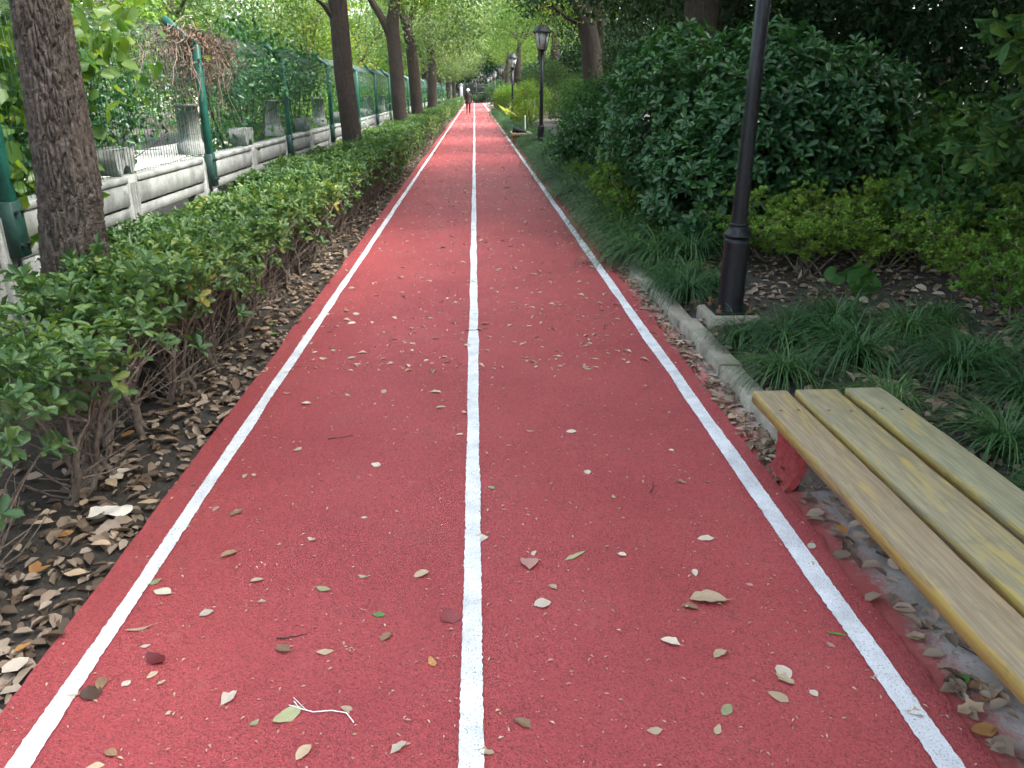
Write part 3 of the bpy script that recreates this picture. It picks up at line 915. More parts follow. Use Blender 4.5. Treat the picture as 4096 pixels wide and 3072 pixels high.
# ================================================================== fence and wall on the left
S_ = 3.68
PY = [4.76 + S_ * q for q in range(0, 29)]
wall = thing('balustrade_wall', 'white precast concrete wall with scrolled openings below the fence', 'wall', (-2.8, 0, 0))
bay = S_ / 2
def prism_x(mb, poly, x0, x1):
    """polygon in (y, z), thickness along x"""
    k = len(poly)
    v = [(x1, y, z) for y, z in poly] + [(x0, y, z) for y, z in poly]
    mb.add(v, [tuple(range(k))]); mb.add(v, [tuple(range(2 * k - 1, k - 1, -1))])
    mb.add(v, [(j, j + k, (j + 1) % k + k, (j + 1) % k) for j in range(k)])
    return mb
TOP = 0.965
mb = MB(); box(mb, -.075, .075, -.5 * bay + .10, .5 * bay - .10, TOP - .050, TOP, .005); me_cop = mb.mesh('coping', 'wall_white')
mb = MB(); box(mb, -.064, .064, -.5 * bay + .10, .5 * bay - .10, TOP - .225, TOP - .053, .004); me_rail = mb.mesh('rail', 'wall_white')
mb = MB(); box(mb, -.048, .048, -.5 * bay + .10, .5 * bay - .10, TOP - .33, TOP - .240, .004); me_frz = mb.mesh('frieze', 'wall_white')
mb = MB(); box(mb, -.050, .050, -.5 * bay + .10, .5 * bay - .10, -.05, .20, .008); me_pl = mb.mesh('plinth', 'wall_white')
def jamb(sgn):
    z0, z1 = .203, TOP - .333
    inner = []
    lob = 4
    for q in range(lob):
        zc = z0 + (z1 - z0) * (q + .5) / lob; rr = (z1 - z0) / lob / 2
        w = [.10, .13, .17, .21][q]
        for a in np.linspace(-80, 80, 9):
            inner.append((w + rr * .75 * math.cos(R(a)), zc + rr * math.sin(R(a))))
    poly = [(0.0, z0)] + inner + [(0.0, z1)]
    base = sgn * (.5 * bay - .10)
    poly = [(base - sgn * y, z) for y, z in poly]
    if sgn > 0:
        poly = poly[::-1]
    mb = MB(); prism_x(mb, poly, -.042, .042)
    # raised scroll ribs
    for q in range(lob):
        zc = z0 + (z1 - z0) * (q + .5) / lob; rr = (z1 - z0) / lob / 2
        w = [.10, .13, .17, .21][q]
        pts = [(.044, base - sgn * (w - .02 + rr * .62 * math.cos(a)), zc + rr * .72 * math.sin(a)) for a in np.linspace(-1.3, 2.6, 12)]
        tube(mb, pts, np.linspace(.012, .006, 12), 6)
    return mb.mesh('jamb', 'wall_white', False)
me_jl, me_jr = jamb(1), jamb(-1)
mb = MB(); box(mb, -.07, .07, -.095, .095, -.05, TOP + .004, .01)
for dy in (-.05, .0, .05):
    tube(mb, [(.068, dy, .02), (.068, dy, TOP - .05)], .017, 8)
me_pil = mb.mesh('pilaster', 'wall_white')
# block cap: wedge-shaped with an arched hollow
mb = MB()
poly = [(-.20, .20), (-.17, .06), (-.13, .0), (-.08, .0)] + [(-.075 * math.cos(a), .07 * math.sin(a)) for a in np.linspace(0.2, math.pi - .2, 9)] + [(.08, .0), (.13, .0), (.17, .06), (.20, .20)]
prism_x(mb, [(y, z + TOP + .006) for y, z in poly][::-1], -.13, .06)
me_cap = mb.mesh('cap_block', 'wall_white')
# fluted column stump
mb = MB()
sd_ = 48
a = np.linspace(0, 2 * math.pi, sd_, endpoint=False)
fl = 1 - .10 * (np.cos(a * 12) > 0.2)
rows = [(.145, 0, 0), (.145, .10, 0), (.115, .12, 0), (.112, .16, 1), (.110, .47, 1), (.125, .475, 0), (.125, .50, 0), (.001, .50, 0)]
v = np.concatenate([np.stack([r_ * (fl if k_ else 1) * np.cos(a), r_ * (fl if k_ else 1) * np.sin(a), np.full(sd_, z_ + TOP + .006)], 1) for r_, z_, k_ in rows])
j = np.arange(sd_); j2 = (j + 1) % sd_
mb.add(v, np.concatenate([np.stack([i * sd_ + j, i * sd_ + j2, (i + 1) * sd_ + j2, (i + 1) * sd_ + j], 1) for i in range(len(rows) - 1)]))
me_colm = mb.mesh('fluted_column', 'wall_white')

Y0 = PY[0] - S_
nb = int((112 - Y0) / bay)
for q in range(nb):
    yc = Y0 + (q + .5) * bay
    for nm, me in (('coping', me_cop), ('rail', me_rail), ('frieze', me_frz), ('plinth', me_pl), ('jamb', me_jl), ('jamb', me_jr)):
        link(nm, me, wall, (0, yc, 0))
    yp = Y0 + q * bay
    link('pilaster', me_pil, wall, (0, yp, 0))
    if q % 2 == 1:
        link('cap_block', me_cap, wall, (-.03, yp + .02, 0))
    elif q > 2:
        link('fluted_column', me_colm, wall, (-.20, yp + .42, 0))

fence = thing('mesh_fence', 'green welded wire mesh fence with bent-topped posts on the white wall', 'fence', (-2.8, 0, 0))
ZB, ZM, ZT = .70, 2.02, 2.20
mb = MB()
box(mb, .078, .145, -.034, .034, ZB, ZM, .006)
# bent arm leaning away from the track
for (xa, za, xb, zb) in ((.11, ZM - .02, -.16, ZT + .05),):
    d = np.array([xb - xa, 0, zb - za]); d /= np.linalg.norm(d); nn = np.array([-d[2], 0, d[0]])
    c = []
    for (px, pz) in ((xa, za), (xb, zb)):
        for s, y in ((-1, -.034), (-1, .034), (1, .034), (1, -.034)):
            c.append((px + nn[0] * .034 * s, y, pz + nn[2] * .034 * s))
    mb.add(c, [(0, 1, 2, 3), (7, 6, 5, 4), (0, 4, 5, 1), (1, 5, 6, 2), (2, 6, 7, 3), (3, 7, 4, 0)])
me_post = mb.mesh('post', 'green_paint')
mb = MB(); box(mb, .074, .150, -.06, .06, ZB - .02, ZB + .30, .004)
me_brk = mb.mesh('bracket', 'dark_green')
mb = MB(); tube(mb, [(.15, 0, 0), (.168, 0, 0)], .013, 6)
me_bolt = mb.mesh('bolt', 'iron')
def wires(seed):
    g = np.random.default_rng(seed); mb = MB()
    for y in np.arange(.06, S_ - .03, .060):
        y2 = y + g.normal(0, .004)
        pts = [(.05, y2, TOP + .01), (.05 + g.normal(0, .006), y2 + g.normal(0, .006), 1.5), (.05, y2, ZM), (-.20, y2, ZT)]
        tube(mb, pts, .0026, 3, False)
    for z in (TOP + .03, TOP + .23, TOP + .43, TOP + .63, TOP + .83, ZM - .01):
        yy = np.linspace(.03, S_ - .03, 9)
        tube(mb, [(.05 + g.normal(0, .006), y, z + g.normal(0, .006)) for y in yy], .0034, 3, False)
    for t_ in (.5, 1.0):
        tube(mb, [(.05 - .25 * t_, .03, ZM + (ZT - ZM) * t_), (.05 - .25 * t_, S_ - .03, ZM + (ZT - ZM) * t_)], .0034, 3, False)
    return mb.mesh('wire_panel', 'wire')
wv_ = [wires(1), wires(2)]
for q, y in enumerate([PY[0] - S_] + PY):
    p = link('post', me_post, fence, (0, y, 0))
    b_ = link('bracket', me_brk, p)
    if q < 5:
        for z in (ZB + .05, ZB + .24):
            for dy in (-.035, .035):
                link('bolt', me_bolt, p, (0, dy, z))
    w_ = stuff(link('wire_panel', wv_[q % 2], fence, (0, y, 0)))

# dead vine heap hanging over the fence near the second post
dv = thing('dead_vine', 'heap of dry brown vine stems hanging over the wire fence', 'vine', (-2.82, 8.7, 0))
gv = np.random.default_rng(3); mb = MB()
for k in range(150):
    y0 = gv.normal(.1, .55); s = np.array([gv.normal(0, .08), y0, 2.12 - .12 * abs(y0) + gv.normal(0, .07)])
    e = s + np.array([gv.normal(.03, .08), gv.normal(-.05, .35), -abs(gv.normal(.3, .28))])
    tube(mb, wobble(gv, s, e, 6, .03), np.linspace(.006, .0025, 6), 4, False)
link('stem', mb.mesh('stem', 'dead_stem'), dv)
mb = MB(); k = 2600
P = np.stack([gv.normal(0, .09, k), gv.normal(.15, .55, k), 2.16 - abs(gv.normal(0, .24, k))], 1)
leaves(mb, P, gv.normal(0, 1, (k, 3)) + [0, 0, -1], gv.normal(0, 1, (k, 3)), .05, .022, 'quad')
link('dry_leaves', mb.mesh('dry_leaves', 'dead_leaf'), dv)

# climbing vine / bushes right behind the fence
def bush(name, label, cat, loc, blobs, per, L, Wd, mat, seed, group=None, kind='quad', stems=6, rb=None, smat='stem', **kw):
    g = np.random.default_rng(seed)
    t = thing(name, label, cat, loc, 0, group)
    for s in range(stems):
        b = blobs[g.integers(0, len(blobs))]
        mb = MB()
        st = np.array([g.normal(0, .08), g.normal(0, .08), -.03]); e = np.array(b[:3]) + g.normal(0, .08, 3)
        pts = wobble(g, st, e, 7, .03)
        tube(mb, pts, np.linspace(.022, .007, 7), 6)
        for q in range(4):
            s0 = pts[g.integers(2, 6)]; e2 = s0 + g.normal(0, .25, 3) + [0, 0, .15]
            tube(mb, wobble(g, s0, e2, 4, .015), np.linspace(.007, .003, 4), 4)
        link('stem', mb.mesh('stem', smat, True), t)
    mb = MB(); cloud(mb, g, blobs, per, L, Wd, kind, **kw)
    link('foliage', mb.mesh('foliage', mat), t)
    return t

FB = 'leafy bushes close behind the wire fence'
gb = np.random.default_rng(15)
bl = [(gb.normal(0, .35), gb.normal(0, .75), gb.uniform(.4, 2.0), .42, .5, .4) for _ in range(16)]
fb1 = bush('vine_bush', 'broad-leaved bright bush pressed against the wire fence', 'bush', (-3.75, 5.6, 0), bl, 330, .105, .085, 'sunny_leaf', 16, FB, 'hex', wide=.45)
for (x, y, s) in [(-4.1, 3.8, 1.0), (-4.6, 7.4, .95)]:
    copy_tree(fb1, (x, y, 0), gb.uniform(-.4, .4), s)
bl = [(gb.normal(0, .35), gb.normal(0, .8), gb.uniform(.25, 1.35), .4, .5, .35) for _ in range(12)]
fb2 = bush('low_bush', 'low yellow-green bush behind the fence wall', 'bush', (-4.0, 14.6, 0), bl, 330, .085, .05, 'yellow_leaf', 17, 'low yellow-green bushes behind the fence wall')
for (x, y, s) in [(-4.2, 17.5, .85), (-4.0, 20.5, 1.0), (-4.1, 26, 1.1), (-4.0, 32, 1.2), (-4.0, 38, 1.2), (-4.0, 46, 1.3), (-4.0, 54, 1.3), (-4.0, 64, 1.3), (-4, 76, 1.3), (-4, 90, 1.3)]:
    copy_tree(fb2, (x, y, 0), gb.uniform(-.4, .4), s)
# dark tangle hanging on the fence between the second and third post
bl = [(gb.normal(0, .12), gb.normal(0, .65), 1.75 + gb.normal(0, .25), .25, .4, .3) for _ in range(9)]
tv = bush('vine_tangle', 'dark green vine tangle draped over the fence top', 'vine', (-3.05, 11.0, 0), bl, 260, .075, .045, 'dark_leaf', 18, 'vines on the wire fence', stems=6, smat='bark_dark')

for (x, y, s) in [(-3.15, 6.6, .75), (-3.1, 14.2, .9)]:
    copy_tree(tv, (x, y, .0 if y < 10 else .1), gb.uniform(-.2, .2), s)
# low building seen through the fence
bd = thing('yard_building', 'low pale building with blue roof behind the fence', 'building', (-15.5, 47, 0))
mb = MB(); box(mb, -3, 3, -9, 9, 0, 2.5); link('wall', mb.mesh('wall', 'plaster'), bd)
mb = MB(); box(mb, -3.5, 3.5, -9.5, 9.5, 2.503, 2.72); prism = [(-3.5, 2.722), (3.5, 2.722), (0, 3.7)]
v = [(x, -9.5, z) for x, z in prism] + [(x, 9.5, z) for x, z in prism]
mb.add(v, [(0, 1, 4, 3), (1, 2, 5, 4), (2, 0, 3, 5)]); mb.add(v, [(0, 2, 1), (3, 4, 5)])
rf = link('roof', mb.mesh('roof', 'roof_blue'), bd)
mb = MB(); box(mb, 3.003, 3.06, -8.9, 8.9, 2.2, 2.45); link('trim_band', mb.mesh('trim_band', 'orange_trim'), bd)
mb = MB(); box(mb, 3.003, 3.05, -.8, .8, .9, 1.9); wm_ = mb.mesh('window', 'window_glass')
for y in (-7, -4.2, -1.4, 1.4, 4.2, 7):
    link('window', wm_, bd, (0, y, 0))


# ================================================================== lamps
def make_lamp():
    t = thing('street_lamp', 'black lamp post with collared base on a concrete footing by the near bench', 'lamp post', (1.80, 5.36, 0), 0, 'park lamps along the kerb')
    mb = MB(); box(mb, -.19, .17, -.17, .17, -.05, .135, .012); link('footing', mb.mesh('footing', 'kerb'), t)
    mb = MB(); box(mb, -.14, .14, -.14, .14, .137, .150, .002); bp = link('base_plate', mb.mesh('base_plate', 'black_paint'), t)
    mb = MB(); tube(mb, [(0, 0, .15), (0, 0, .165)], .022, 6); tube(mb, [(0, 0, .165), (0, 0, .20)], .009, 8); nut = mb.mesh('anchor_nut', 'rust')
    for x, y in ((-.11, -.11), (.11, -.11), (-.11, .11), (.11, .11)):
        link('anchor_nut', nut, bp, (x, y, 0))
    mb = MB(); lathe(mb, [(.098, .150), (.094, .17), (.088, .22), (.087, .62), (.087, .655), (.0, .655)], 28); link('base_column', mb.mesh('base_column', 'black_paint', True), t)
    mb = MB(); lathe(mb, [(.086, .655), (.097, .660), (.099, .670), (.092, .684), (.078, .700), (.068, .722), (.064, .735), (.068, .741), (.068, .750), (.058, .754), (.0, .754)], 28); link('collar', mb.mesh('collar', 'black_paint', True), t)
    mb = MB(); lathe(mb, [(.054, .754), (.047, 1.6), (.044, 2.52), (.0, 2.52)], 24); link('pole', mb.mesh('pole', 'black_paint', True), t)
    mb = MB(); lathe(mb, [(.044, 2.50), (.065, 2.51), (.065, 2.53), (.05, 2.545), (.06, 2.57), (.115, 2.585), (.125, 2.60), (.125, 2.618), (.0, 2.618)], 24); link('neck', mb.mesh('neck', 'black_paint', True), t)
    lt = link('lantern', None, t)
    lt.location = (0, 0, 0)
    # six glass panes and bars
    r0, r1, z0, z1 = .118, .205, 2.620, 3.02
    lm = MB()
    for q in range(6):
        a0, a1 = math.pi / 3 * q, math.pi / 3 * (q + 1)
        p = [(r0 * math.cos(a0), r0 * math.sin(a0), z0), (r0 * math.cos(a1), r0 * math.sin(a1), z0), (r1 * math.cos(a1), r1 * math.sin(a1), z1), (r1 * math.cos(a0), r1 * math.sin(a0), z1)]
        c = np.array(p); nrm = np.cross(c[1] - c[0], c[3] - c[0]); nrm /= np.linalg.norm(nrm)
        mb = MB(); mb.add(np.concatenate([c, c - nrm * .004]), [(0, 1, 2, 3), (7, 6, 5, 4), (0, 4, 5, 1), (1, 5, 6, 2), (2, 6, 7, 3), (3, 7, 4, 0)])
        link('pane', mb.mesh('pane', 'frosted'), lt)
        mb = MB(); tube(mb, [p[0], p[3]], .011, 6); link('bar', mb.mesh('bar', 'black_paint'), lt)
    mb = MB(); lathe(mb, [(.0, 2.990), (.20, 3.022), (.262, 3.020), (.268, 3.030), (.262, 3.042), (.215, 3.085), (.165, 3.160), (.120, 3.195), (.070, 3.210), (.030, 3.215), (.026, 3.24), (.036, 3.256), (.022, 3.278), (.010, 3.30), (.006, 3.33), (0.0, 3.335)], 6)
    link('lantern_roof', mb.mesh('lantern_roof', 'black_paint'), lt)
    return t
lamp = make_lamp()
lamp_lean = 0.010
for q, y in enumerate((22.4, 39.5, 56.5, 74, 91, 108)):
    copy_tree(lamp, (1.80, y, 0), .1 * q, 1, 'black lamp post with six-sided frosted lantern beside the bench carrying a bag' if q == 0 else 'farther black lamp post with six-sided frosted lantern along the kerb')


lamp.rotation_euler = (0, lamp_lean, 0)

# ================================================================== benches
BX0 = 1.235
def make_bench(loc, plist, label, xs, ln, seed):
    t = thing('bench', label, 'bench', loc)
    g = np.random.default_rng(seed)
    for (x0, x1, mat, dy) in plist:
        mb = MB(); k = 24
        yy = np.linspace(dy, -ln + dy * .5, k)
        prof = [(x0, .290), (x0, .334), (x0 + .006, .340), (x1 - .006, .340), (x1, .334), (x1, .290)]
        jx = np.interp(np.arange(k), np.arange(0, k, 4), g.normal(0, .0016, len(np.arange(0, k, 4))))
        v = np.array([[(px + jx[i_] + (g.normal(0, .0012)), yy[i_], pz + g.normal(0, .0006)) for px, pz in prof] for i_ in range(k)]).reshape(-1, 3)
        i = np.arange(k - 1)[:, None] * 6 + np.arange(6)[None, :]; i2 = np.arange(k - 1)[:, None] * 6 + (np.arange(6)[None, :] + 1) % 6
        mb.add(v, np.stack([i, i2, i2 + 6, i + 6], -1).reshape(-1, 4))
        mb.add(v[:6], [tuple(range(5, -1, -1))]); mb.add(v[-6:], [tuple(range(6))])
        pk_ = link('plank', mb.mesh('plank', mat), t)
        for yb_ in (-.235, -ln + .30):
            for fx in (.27, .73):
                mb = MB(); lathe(mb, [(.0075, .3385), (.0075, .3418), (.005, .3428), (0, .3428)], 8, (x0 + (x1 - x0) * fx, yb_ + g.normal(0, .012))); link('screw_head', mb.mesh('screw_head', 'rust'), pk_)
    for y in (-.235, -ln + .30):
        # rough stone leg: lumpy block
        mb = MB(); nx_, nz_ = 9, 9
        u = np.linspace(0, 1, nx_); w = np.linspace(0, 1, nz_)
        def face(fn):
            U_, W_ = np.meshgrid(u, w)
            p = np.stack(fn(U_, W_), -1).reshape(-1, 3)
            d = np.array([mnoise.noise(Vector((p_[0] * 16 + seed, p_[1] * 16, p_[2] * 16))) for p_ in p])
            c = np.array([(xs[0] + xs[1]) / 2, y, .14])
            p = p + unit(p - c) * (d * .022)[:, None]
            i = np.arange(nz_ - 1)[:, None] * nx_ + np.arange(nx_ - 1)[None, :]
            mb.add(p, np.stack([i, i + 1, i + 1 + nx_, i + nx_], -1).reshape(-1, 4))
        a, b, c0, c1, z0, z1 = xs[0], xs[1], y - .10, y + .10, -.03, .262
        face(lambda U_, W_: (a + (b - a) * U_, c0 + 0 * U_, z0 + (z1 - z0) * W_))
        face(lambda U_, W_: (b - (b - a) * U_, c1 + 0 * U_, z0 + (z1 - z0) * W_))
        face(lambda U_, W_: (b + 0 * U_, c0 + (c1 - c0) * U_, z0 + (z1 - z0) * W_))
        face(lambda U_, W_: (a + 0 * U_, c1 - (c1 - c0) * U_, z0 + (z1 - z0) * W_))
        lg = link('leg', mb.mesh('leg', 'stone', True), t)
        lg['label'] = 'rough dark stone leg splashed with red track coating'
        # red coating run up the side facing the track
        mb = MB()
        ny_, nz2 = 9, 9
        U_, W_ = np.meshgrid(np.linspace(0, 1, ny_), np.linspace(0, 1, nz2))
        Y_ = c1 + .02 - (c1 - c0 + .025) * U_
        X_ = a - .022 - .055 * (1 - W_) ** 4 + .009 * np.sin(U_ * 11 + W_ * 7) + .006 * np.sin(U_ * 23 - W_ * 17)
        Z_ = .0 + .225 * W_ + .02 * np.sin(U_ * 5 + 1) * W_
        i = np.arange(nz2 - 1)[:, None] * ny_ + np.arange(ny_ - 1)[None, :]
        p = np.stack([X_, Y_, Z_], -1).reshape(-1, 3)
        p2 = p + np.array([.035, 0, -.003])
        f = np.stack([i, i + 1, i + 1 + ny_, i + ny_], -1).reshape(-1, 4)
        mb.add(p, f); mb.add(p2, f[:, ::-1])
        for e in (np.arange(nz2) * ny_, np.arange(nz2) * ny_ + ny_ - 1):
            q = np.arange(nz2 - 1); mb.add(np.concatenate([p[e], p2[e]]), np.stack([q, q + 1, q + 1 + nz2, q + nz2], 1))
        e = np.arange(ny_) + (nz2 - 1) * ny_; q = np.arange(ny_ - 1); mb.add(np.concatenate([p[e], p2[e]]), np.stack([q, q + 1, q + 1 + ny_, q + ny_], 1))
        link('red_coating', mb.mesh('red_coating', 'red_coat', True), lg)
        mb = MB(); box(mb, xs[0] - .02, xs[1] + .02, y - .04, y + .04, .262, .2895, .004)
        link('bearer', mb.mesh('bearer', 'plank_grain'), t)
    return t
make_bench((0, 3.24, 0), [(1.235, 1.395, 'plank_pink', .0), (1.428, 1.622, 'plank_grain', .005), (1.668, 1.838, 'plank_green', .02)],
           'weathered yellow three-plank bench on rough stone legs by the track', (1.355, 1.76), 2.6, 1)
b2 = make_bench((0, 27.3, 0), [(1.16 + .168 * q, 1.16 + .168 * q + .155, 'plank_grey', 0) for q in range(4)], 'grey four-plank bench carrying a black bag', (1.27, 1.72), 1.6, 2)
copy_tree(b2, (0.05, 66, 0), 0, 1, 'small far plank bench beyond the yellow lilies')
# black bag slumped on the far bench
mb = MB(); k1, k2 = 18, 12
U_, W_ = np.meshgrid(np.linspace(0, 1, k1), np.linspace(0, 2 * math.pi, k2, endpoint=False))
hgt = np.interp(U_, [0, .06, .2, .45, .75, 1], [.02, .21, .17, .13, .09, .02]); wid = np.interp(U_, [0, .1, .5, 1], [.03, .16, .18, .04])
P = np.stack([U_ * .46, wid * np.cos(W_), hgt * .5 + hgt * .5 * np.sin(W_) + .008 * np.sin(U_ * 30 + W_ * 3)], -1).reshape(-1, 3)
i = np.arange(k2)[:, None] * k1 + np.arange(k1 - 1)[None, :]; i2 = ((np.arange(k2) + 1) % k2)[:, None] * k1 + np.arange(k1 - 1)[None, :]
mb.add(P, np.stack([i, i + 1, i2 + 1, i2], -1).reshape(-1, 4))
bag = tag(link('bag', None, None, (1.20, 26.35, .345)), 'slumped black cloth bag lying on the grey bench', 'bag')
link('body', mb.mesh('body', 'black_cloth', True), bag)
mb = MB(); tube(mb, [(.08, .0, .17), (.12, -.05, .24), (.22, -.06, .22), (.30, -.02, .13)], .009, 6); link('strap', mb.mesh('strap', 'black_cloth', True), bag)
mb = MB(); tube(mb, [(0, 0, -.05), (.005, 0, .35), (0, .01, .70)], [.02, .02, .018], 8); 
st_ = tag(link('marker_stake', None, None, (1.74, 28.6, .08)), 'thin white plastic stake in the grass behind the bench', 'stake')
link('shaft', mb.mesh('shaft', 'white_plastic', True), st_)
mb = MB(); lathe(mb, [(.022, .66), (.024, .68), (.024, .71), (.0, .72)], 10); link('cap', mb.mesh('cap', 'white_plastic', True), st_)


# ================================================================== grass tufts (right)
def tuft_mesh(seed, n, Lm, lie=(0, 0)):
    g = np.random.default_rng(seed); mb = MB(); seg = 5
    a = g.uniform(0, 6.28, n); out = g.uniform(.25, 1.0, n); L = Lm * g.uniform(.6, 1.2, n)
    base = np.stack([g.normal(0, .035, n), g.normal(0, .035, n), np.zeros(n) - .01], 1)
    d = np.stack([np.cos(a) + lie[0], np.sin(a) + lie[1], np.zeros(n)], 1)
    t = np.linspace(0, 1, seg + 1)
    el0 = np.radians(np.interp(out, [.2, 1], [89, 64])); bend = g.uniform(1.9, 3.1, n)
    w = g.uniform(.0028, .0050, n)
    side = np.stack([-np.sin(a), np.cos(a), np.zeros(n)], 1)
    pts = [base]; 
    for s in range(seg):
        e = el0 - bend * (s + .5) / seg
        stp = (L / seg)[:, None]
        nxt = pts[-1] + stp * (d * np.cos(e)[:, None] + np.array([0, 0, 1.]) * np.sin(e)[:, None])
        nxt[:, 2] = np.maximum(nxt[:, 2], -.06)
        pts.append(nxt)
    P = np.stack(pts, 1)
    ww = np.array([.8, 1, 1, .85, .55, .08])
    Lf = P + side[:, None, :] * (w[:, None] * ww[None, :])[..., None]; Rt = P - side[:, None, :] * (w[:, None] * ww[None, :])[..., None]
    v = np.stack([Lf, Rt], 2).reshape(-1, 3)
    o = np.arange(n)[:, None] * (2 * (seg + 1)) + np.arange(seg)[None, :] * 2
    mb.add(v, np.stack([o, o + 1, o + 3, o + 2], -1).reshape(-1, 4))
    return mb.mesh('blades', 'blade')
TG = 'mondo grass tufts along the kerb'
tm = [tuft_mesh(200 + q, 230, .52 + .03 * (q % 3), (-.15, -.05)) for q in range(5)]
gt = np.random.default_rng(19)
def tuft(x, y, s, label=None):
    o = link('grass_tuft', tm[int(gt.integers(0, 5))], None, (x, y, float(gz(x, y)) - .005), (0, 0, gt.uniform(-.9, .9)), (s * gt.uniform(.9, 1.1), s * gt.uniform(.9, 1.1), s * gt.uniform(1.0, 1.25)))
    tag(o, label or 'arching dark green grass tuft spilling over the kerb', 'grass', TG)
near = [(1.62, 6.35, .85), (1.80, 6.65, .8), (1.66, 5.98, .85), (1.98, 6.2, .7), (1.68, 4.72, .75), (1.93, 4.62, .85), (2.22, 4.75, 1.0), (2.45, 5.0, .9), 
        (1.74, 4.14, .85), (2.20, 4.25, 1.0), (2.62, 3.95, .9), (2.9, 4.2, .8), (2.75, 3.55, .9), (2.05, 3.55, .7), (2.32, 3.05, .8), (2.55, 2.75, .8), (2.2, 2.55, .6), (2.9, 3.2, .9), (1.9, 3.62, .55), (3.3, 4.1, .9), (3.15, 3.6, .9), (2.75, 4.7, .8), (3.1, 4.9, .7)]
for x, y, s in near:
    tuft(x, y, s, 'arching dark green grass tuft between lamp footing and yellow bench')
y = 7.2
while y < 60:
    stp = .38 + .011 * y
    for row in range(3):
        x = 1.60 + row * .33 + gt.normal(0, .06)
        if 22.0 < y < 22.9 and x < 2.05 or (25.4 < y < 27.5 and x < 1.95):
            continue
        if y < 15 and row == 2:
            continue
        tuft(x, y + gt.normal(0, .08), gt.uniform(.95, 1.3) + .004 * y)
    y += stp


# ================================================================== right-hand shrubs
def rosette_bush(name, label, loc, lobes, nros, L, Wd, mat, seed, group=None, nst=9, nl=7):
    g = np.random.default_rng(seed)
    t = thing(name, label, 'shrub', loc, 0, group)
    tot = sum(a * b + b * c + a * c for (_, _, _, a, b, c) in lobes)
    mb = MB(); tips = []
    for (x, y, z, a, b, c) in lobes:
        k = int(nros * (a * b + b * c + a * c) / tot)
        d = sphere_pts(g, k)
        s = (g.uniform(.55, 1.0, k) ** .5) * (1 + .10 * np.sin(d[:, 0] * 7 + seed) * np.cos(d[:, 2] * 6 + d[:, 1] * 5))
        P = np.array([x, y, z]) + d * s[:, None] * np.array([a, b, c])
        keep = P[:, 2] > .12
        P = P[keep]; d = d[keep]
        rosettes(mb, P, d * .7 + np.array([0, 0, .65]) + g.normal(0, .3, P.shape), g, nl, L, Wd, droop=.12, wide=.62, fold=.18)
        tips += list(P[g.choice(len(P), 3)])
    link('foliage', mb.mesh('foliage', mat), t)
    for s in range(nst):
        e = np.array(tips[g.integers(0, len(tips))]); mb = MB()
        st = np.array([g.normal(0, .15), g.normal(0, .15), -.02])
        pts = wobble(g, st, e, 8, .03)
        tube(mb, pts, np.linspace(.035, .008, 8), 7)
        for q in range(5):
            s0 = pts[g.integers(2, 7)]; e2 = s0 + g.normal(0, .18, 3) + [0, 0, .10]
            tube(mb, wobble(g, s0, e2, 4, .015), np.linspace(.010, .003, 4), 4)
        link('stem', mb.mesh('stem', 'bark_dark', True), t)
    return t
rosette_bush('evergreen_shrub', 'large rounded glossy evergreen shrub behind the near lamp post', (2.95, 8.2, .05),
             [(0, .2, 1.25, 1.0, 1.1, .95), (-.72, .7, 1.25, .68, .95, .95), (-.70, -.30, .60, .60, .65, .58), (-.85, 1.7, 1.15, .62, .85, .98), (.55, -.2, 1.15, .75, .8, .85), (.95, .1, 1.35, .55, .7, .6), (-.2, -.55, 1.0, .7, .55, .7)], 3900, .090, .039, 'dark_leaf', 300)
# larger broad-leaved shrubs deeper in shade
gs = np.random.default_rng(23)
def mound(n, rx, ry, h, r):
    return [(gs.uniform(-rx, rx), gs.uniform(-ry, ry), h * gs.uniform(.45, 1.0), r * gs.uniform(.7, 1.2), r * gs.uniform(.7, 1.2), r * .6) for _ in range(n)]
sh = bush('broad_shrub', 'loose broad-leaved shrub in deep shade under the trees', 'shrub', (4.1, 8.6, .15), mound(12, .8, .7, 1.1, .42), 150, .12, .062, 'broad_leaf', 301, 'shaded broad-leaved shrubs', 'hex', wide=.5, spread=.35)
for (x, y, s) in [(4.9, 7.3, .95), (5.3, 9.6, 1.2), (4.2, 6.9, .7), (3.6, 11.0, 1.1), (6.3, 8.0, 1.1)]:
    copy_tree(sh, (x, y, .15), gs.uniform(0, 6), s)
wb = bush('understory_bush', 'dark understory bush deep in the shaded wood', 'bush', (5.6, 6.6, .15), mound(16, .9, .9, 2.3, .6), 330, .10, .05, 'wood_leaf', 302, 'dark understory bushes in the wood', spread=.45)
for (x, y, s) in [(6.4, 10.2, 1.1), (4.9, 12.2, 1.0), (7.8, 7.6, 1.2), (6.9, 5.2, 1.1), (8.6, 11.0, 1.3), (5.0, 15.5, 1.1), (7.2, 14.8, 1.2), (4.6, 18.6, 1.0), (6.2, 20.5, 1.2), (9.6, 15, 1.4), (4.9, 28, 1.2), (5.2, 34, 1.2), (4.8, 40, 1.2), (4.6, 47, 1.3), (4.6, 55, 1.3), (4.6, 72, 1.4), (6.6, 2.6, 1.1), (8.2, 4.0, 1.2)]:
    copy_tree(wb, (x, y, .15), gs.uniform(0, 6), s)
